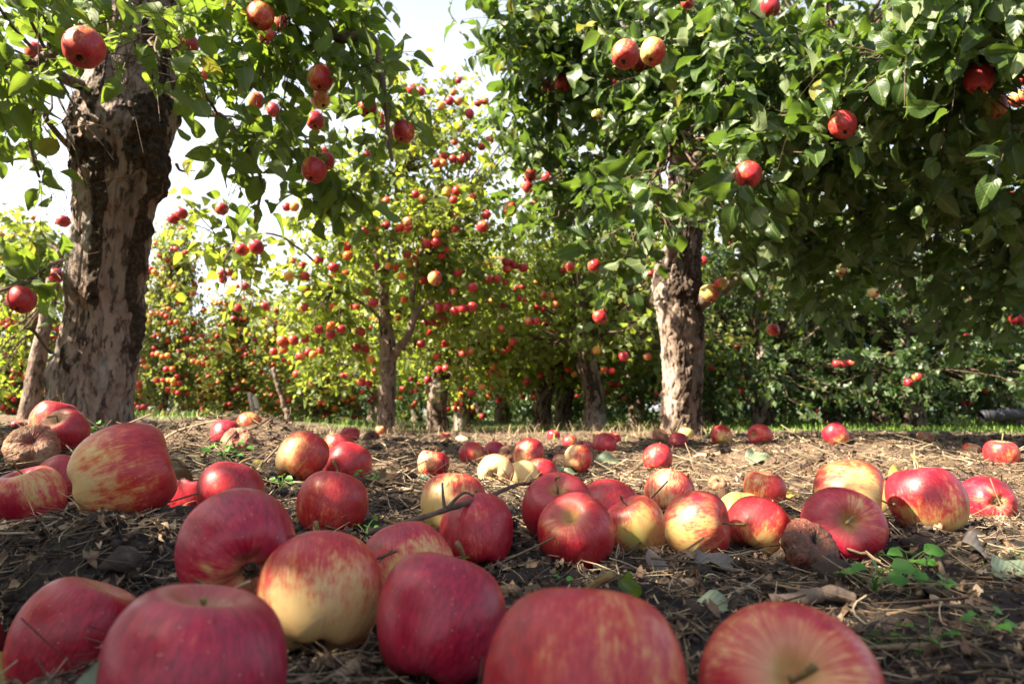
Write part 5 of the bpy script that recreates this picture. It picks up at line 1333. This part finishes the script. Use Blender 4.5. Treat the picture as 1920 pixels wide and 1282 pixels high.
def seedling(px, py, d, h, n, size, lab, seed, m='weed'):
    q = np.random.default_rng(seed)
    p = at(px, py, d); p[2] = gz1(p[0], p[1]) - .002
    r_ = empty("weed_seedling", p, lab, "weed", "green seedlings in the soil")
    pl, ld = [], []
    for k in range(n):
        a = k * 2.4 + q.uniform(-.4, .4); f = .45 + .55 * (k + 1) / n
        rr = h * q.uniform(.25, .75)
        e = np.array([math.cos(a) * rr, math.sin(a) * rr, h * f])
        pl.append(curve([(0, 0, 0), (e[0] * .25, e[1] * .25, h * f * .65), e], 6)); ld.append((e, nrm(np.array([math.cos(a), math.sin(a), .15]))))
    V, Qd, T = tubes(np.array(pl), np.full((n, 6), h * .022) * np.linspace(1.2, .7, 6), 5)
    build("stem", V, Qd, T, mats=[M[m]], parent=r_)
    tp = [leaf_tmpl(5 + k, 5, 6, .95, .2, .5, .06, .0) for k in range(2)]
    for k, (e, dd) in enumerate(ld):
        V, Qd, U = place_leaves(e[None], dd[None], np.array([[q.normal(0, .3), -.45 + q.normal(0, .2), 1.0]]), np.array([size * q.uniform(.7, 1.15)]), [tp[k % 2]], q)
        build("leaf", V, Qd, mats=[M[m]], parent=r_, uv=U)
for a in (
    (1700, 1000, .66, .026, 6, .016, "green seedling in front of the large two-tone apple", 1),
    (1722, 1000, .655, .016, 3, .010, "tiny seedling close right of the one by the two-tone apple", 2),
    (1640, 1095, .57, .026, 6, .018, "largest green seedling, below the big striped apple", 3),
    (1690, 1075, .58, .022, 4, .010, "seedling with small round leaves right of the largest one", 4),
    (1765, 1100, .55, .012, 5, .012, "low seedling on bare soil right of the bent stick", 5),
    (1745, 1195, .44, .022, 4, .010, "seedling with an upright stem in the front right straw", 6),
    (1850, 1180, .45, .020, 5, .011, "spreading seedling among straw at the front right", 7),
    (1720, 1225, .42, .014, 3, .008, "small seedling lowest in the front right straw", 8),
    (686, 1003, .72, .020, 4, .010, "seedling beside the smooth orange red apple", 9),
    (858, 1075, .62, .016, 4, .008, "seedling at the foot of the bruised red apple", 10),
    (1050, 1092, .60, .010, 3, .007, "tiny seedling in the soil left of the striped apples", 11),
    (420, 858, 1.30, .035, 8, .020, "yellow green weed in front of the caramel rotten apple", 12),
    (440, 850, 1.34, .030, 6, .018, "pale weed right of the yellow green one by the rotten apple", 13),
    (530, 893, 1.02, .020, 7, .012, "yellowish weed at the left foot of the peach apple", 14),
    (700, 890, 1.12, .030, 8, .014, "bushy yellow green weed right of the flattish red apple", 15),
    (577, 893, .98, .028, 4, .016, "dry golden weed in front of the peach apple", 16),
    (330, 908, .80, .014, 4, .008, "green sprout left of the bitten apple", 17),
    (175, 800, 1.9, .05, 6, .02, "weed at the foot of the thick trunk", 18),
    (1590, 900, 1.15, .02, 5, .012, "yellow sprout in the sunny litter behind the orange apple", 19),
): seedling(*a, m='yleaf' if 'gold' in a[6] else 'weed')

def stick(name, pts, r0, r1, m, lab, cat, wob=.002, n=40, branch=(), sides=8, group=None):
    P = curve(np.array(pts, float), n); P = P + vrand(P * 3, wob)
    R = np.linspace(r0, r1, n) * (1 + .18 * vnoise(P * 150, 4) + .25 * (vnoise(P * 60, 14) > .45))
    V, Qd, T = tubes(P[None], R[None], sides)
    if not branch:
        o = build(name, V, Qd, T, mats=[M[m]])
        return tag(o, lab, cat, group)
    r_ = empty(name, P[0], lab, cat, group)
    build("stalk", V - P[0], Qd, T, mats=[M[m]], parent=r_)
    for b in branch:
        B = curve(np.array(b, float), 14); B = B + vrand(B * 3, wob)
        V, Qd, T = tubes(B[None], np.linspace(r1 * .9, r1 * .5, 14)[None], 6)
        build("side_shoot", V - P[0], Qd, T, mats=[M[m]], parent=r_)
    return r_
stick("bare_twig", [at(692, 1000, .63), at(745, 982, .635), at(790, 968, .64), at(830, 957, .65), at(880, 942, .665), at(920, 928, .70), at(965, 912, .74), at(1000, 905, .78)], .0030, .0020, 'twig', "bare brown twig lying across the cream and the bruised red apples", "twig",
      branch=[[at(836, 955, .652), at(832, 930, .66), at(829, 905, .675)], [at(780, 970, .64), at(785, 985, .635), at(792, 1000, .63)], [at(985, 908, .76), at(1005, 900, .77), at(1025, 893, .78)], [at(840, 952, .65), at(870, 925, .67), at(890, 930, .67)]])
def lie(px, py, d, lift=.003):
    p = at(px, py, d); p[2] = gz1(p[0], p[1]) + lift; return p
stick("bent_stick", [lie(1752, 1010, .66, .006), lie(1768, 1040, .62, .006), lie(1772, 1062, .59, .006), lie(1745, 1075, .565, .005), lie(1722, 1088, .55, .004)], .0030, .0016, 'straw', "bent tan stick on bare soil right of the big striped apple", "stick", .001)
stick("brown_pod", [lie(1440, 1112, .53, .006), lie(1475, 1110, .53, .008), lie(1520, 1108, .53, .009), lie(1560, 1108, .53, .008), lie(1598, 1112, .53, .005)], .0050, .0058, 'limb', "thick brown lump of bark lying behind the nearest stem hollow apple", "bark piece", .002)
for k, a in enumerate([((5, 1028, .55), (60, 1040, .54), (112, 1052, .53), .0019, "pale straw stalk lying on the dark soil at the left"),
                       ((175, 1103, .47), (205, 1085, .49), (240, 1060, .51), .0014, "thin straw stalk standing up behind the dull rosy apple"),
                       ((225, 1085, .48), (290, 1075, .49), (335, 1065, .5), .0009, "fine straw running to the crimson apple's left side"),
                       ((1280, 1140, .50), (1320, 1160, .47), (1355, 1185, .44), .0012, "straw stalk left of the nearest stem hollow apple"),
                       ((1430, 1055, .60), (1470, 1080, .57), (1510, 1095, .55), .0012, "straw stalk in front of the dark rotten apple"),
                       ((1760, 1068, .6), (1830, 1071, .6), (1900, 1074, .6), .0010, "straight pale straw right of the bent stick"),
                       ((1660, 1130, .52), (1750, 1142, .51), (1880, 1150, .50), .0015, "long straw lying level at the front right"),
                       ((1600, 1190, .44), (1690, 1205, .43), (1800, 1235, .42), .0022, "thick grey straw at the front right below the seedlings"),
                       ((0, 1140, .40), (14, 1165, .38), (30, 1190, .36), .0016, "white straw stub at the lower left edge"),
                       ((1830, 1235, .40), (1880, 1255, .38), (1925, 1270, .37), .0020, "pale thick straw in the lower right corner")]):
    stick("straw_stalk", [lie(*a[0], .004), lie(*a[1], .005), lie(*a[2], .004)], a[3], a[3] * .8, 'straw', a[4], "straw", .0015, 16, group="single straw stalks")
# pale stakes, the leaning prop and the dark pipe far back
for (px, d, w, top, lab) in ((471, 8.6, 7, 735, "left one of the two pale stakes among the far left trees"), (481, 8.6, 9, 742, "right one of the two pale stakes among the far left trees")):
    a, b = at(px, 792, d), at(px - 4, top, d)
    r_ = empty("wooden_stake", (a[0], a[1], gz1(a[0], a[1]) - .02), lab, "stake", "pale wooden stakes")
    V, Qd, T = tubes(np.array([[(0, 0, 0), (.004, 0, .2), tuple(b - a)]]) * 1.0, np.full((1, 3), w * .5 * d / F_PX), 10); build("post", V, Qd, T, mats=[M['stake']], parent=r_)
stick("leaning_prop", [at(543, 790, 7.5), at(528, 745, 7.5), at(512, 690, 7.5)], .035, .022, 'limb', "dark pole leaning among the sunlit leaves right of the stakes", "pole", .01)
stick("dark_pipe", [at(1840, 780, 6.2), at(1880, 777, 6.2), at(1960, 775, 6.3)], .050, .050, 'pipe', "thick dark pipe lying in the grass at the right edge", "pipe", .004, sides=14)
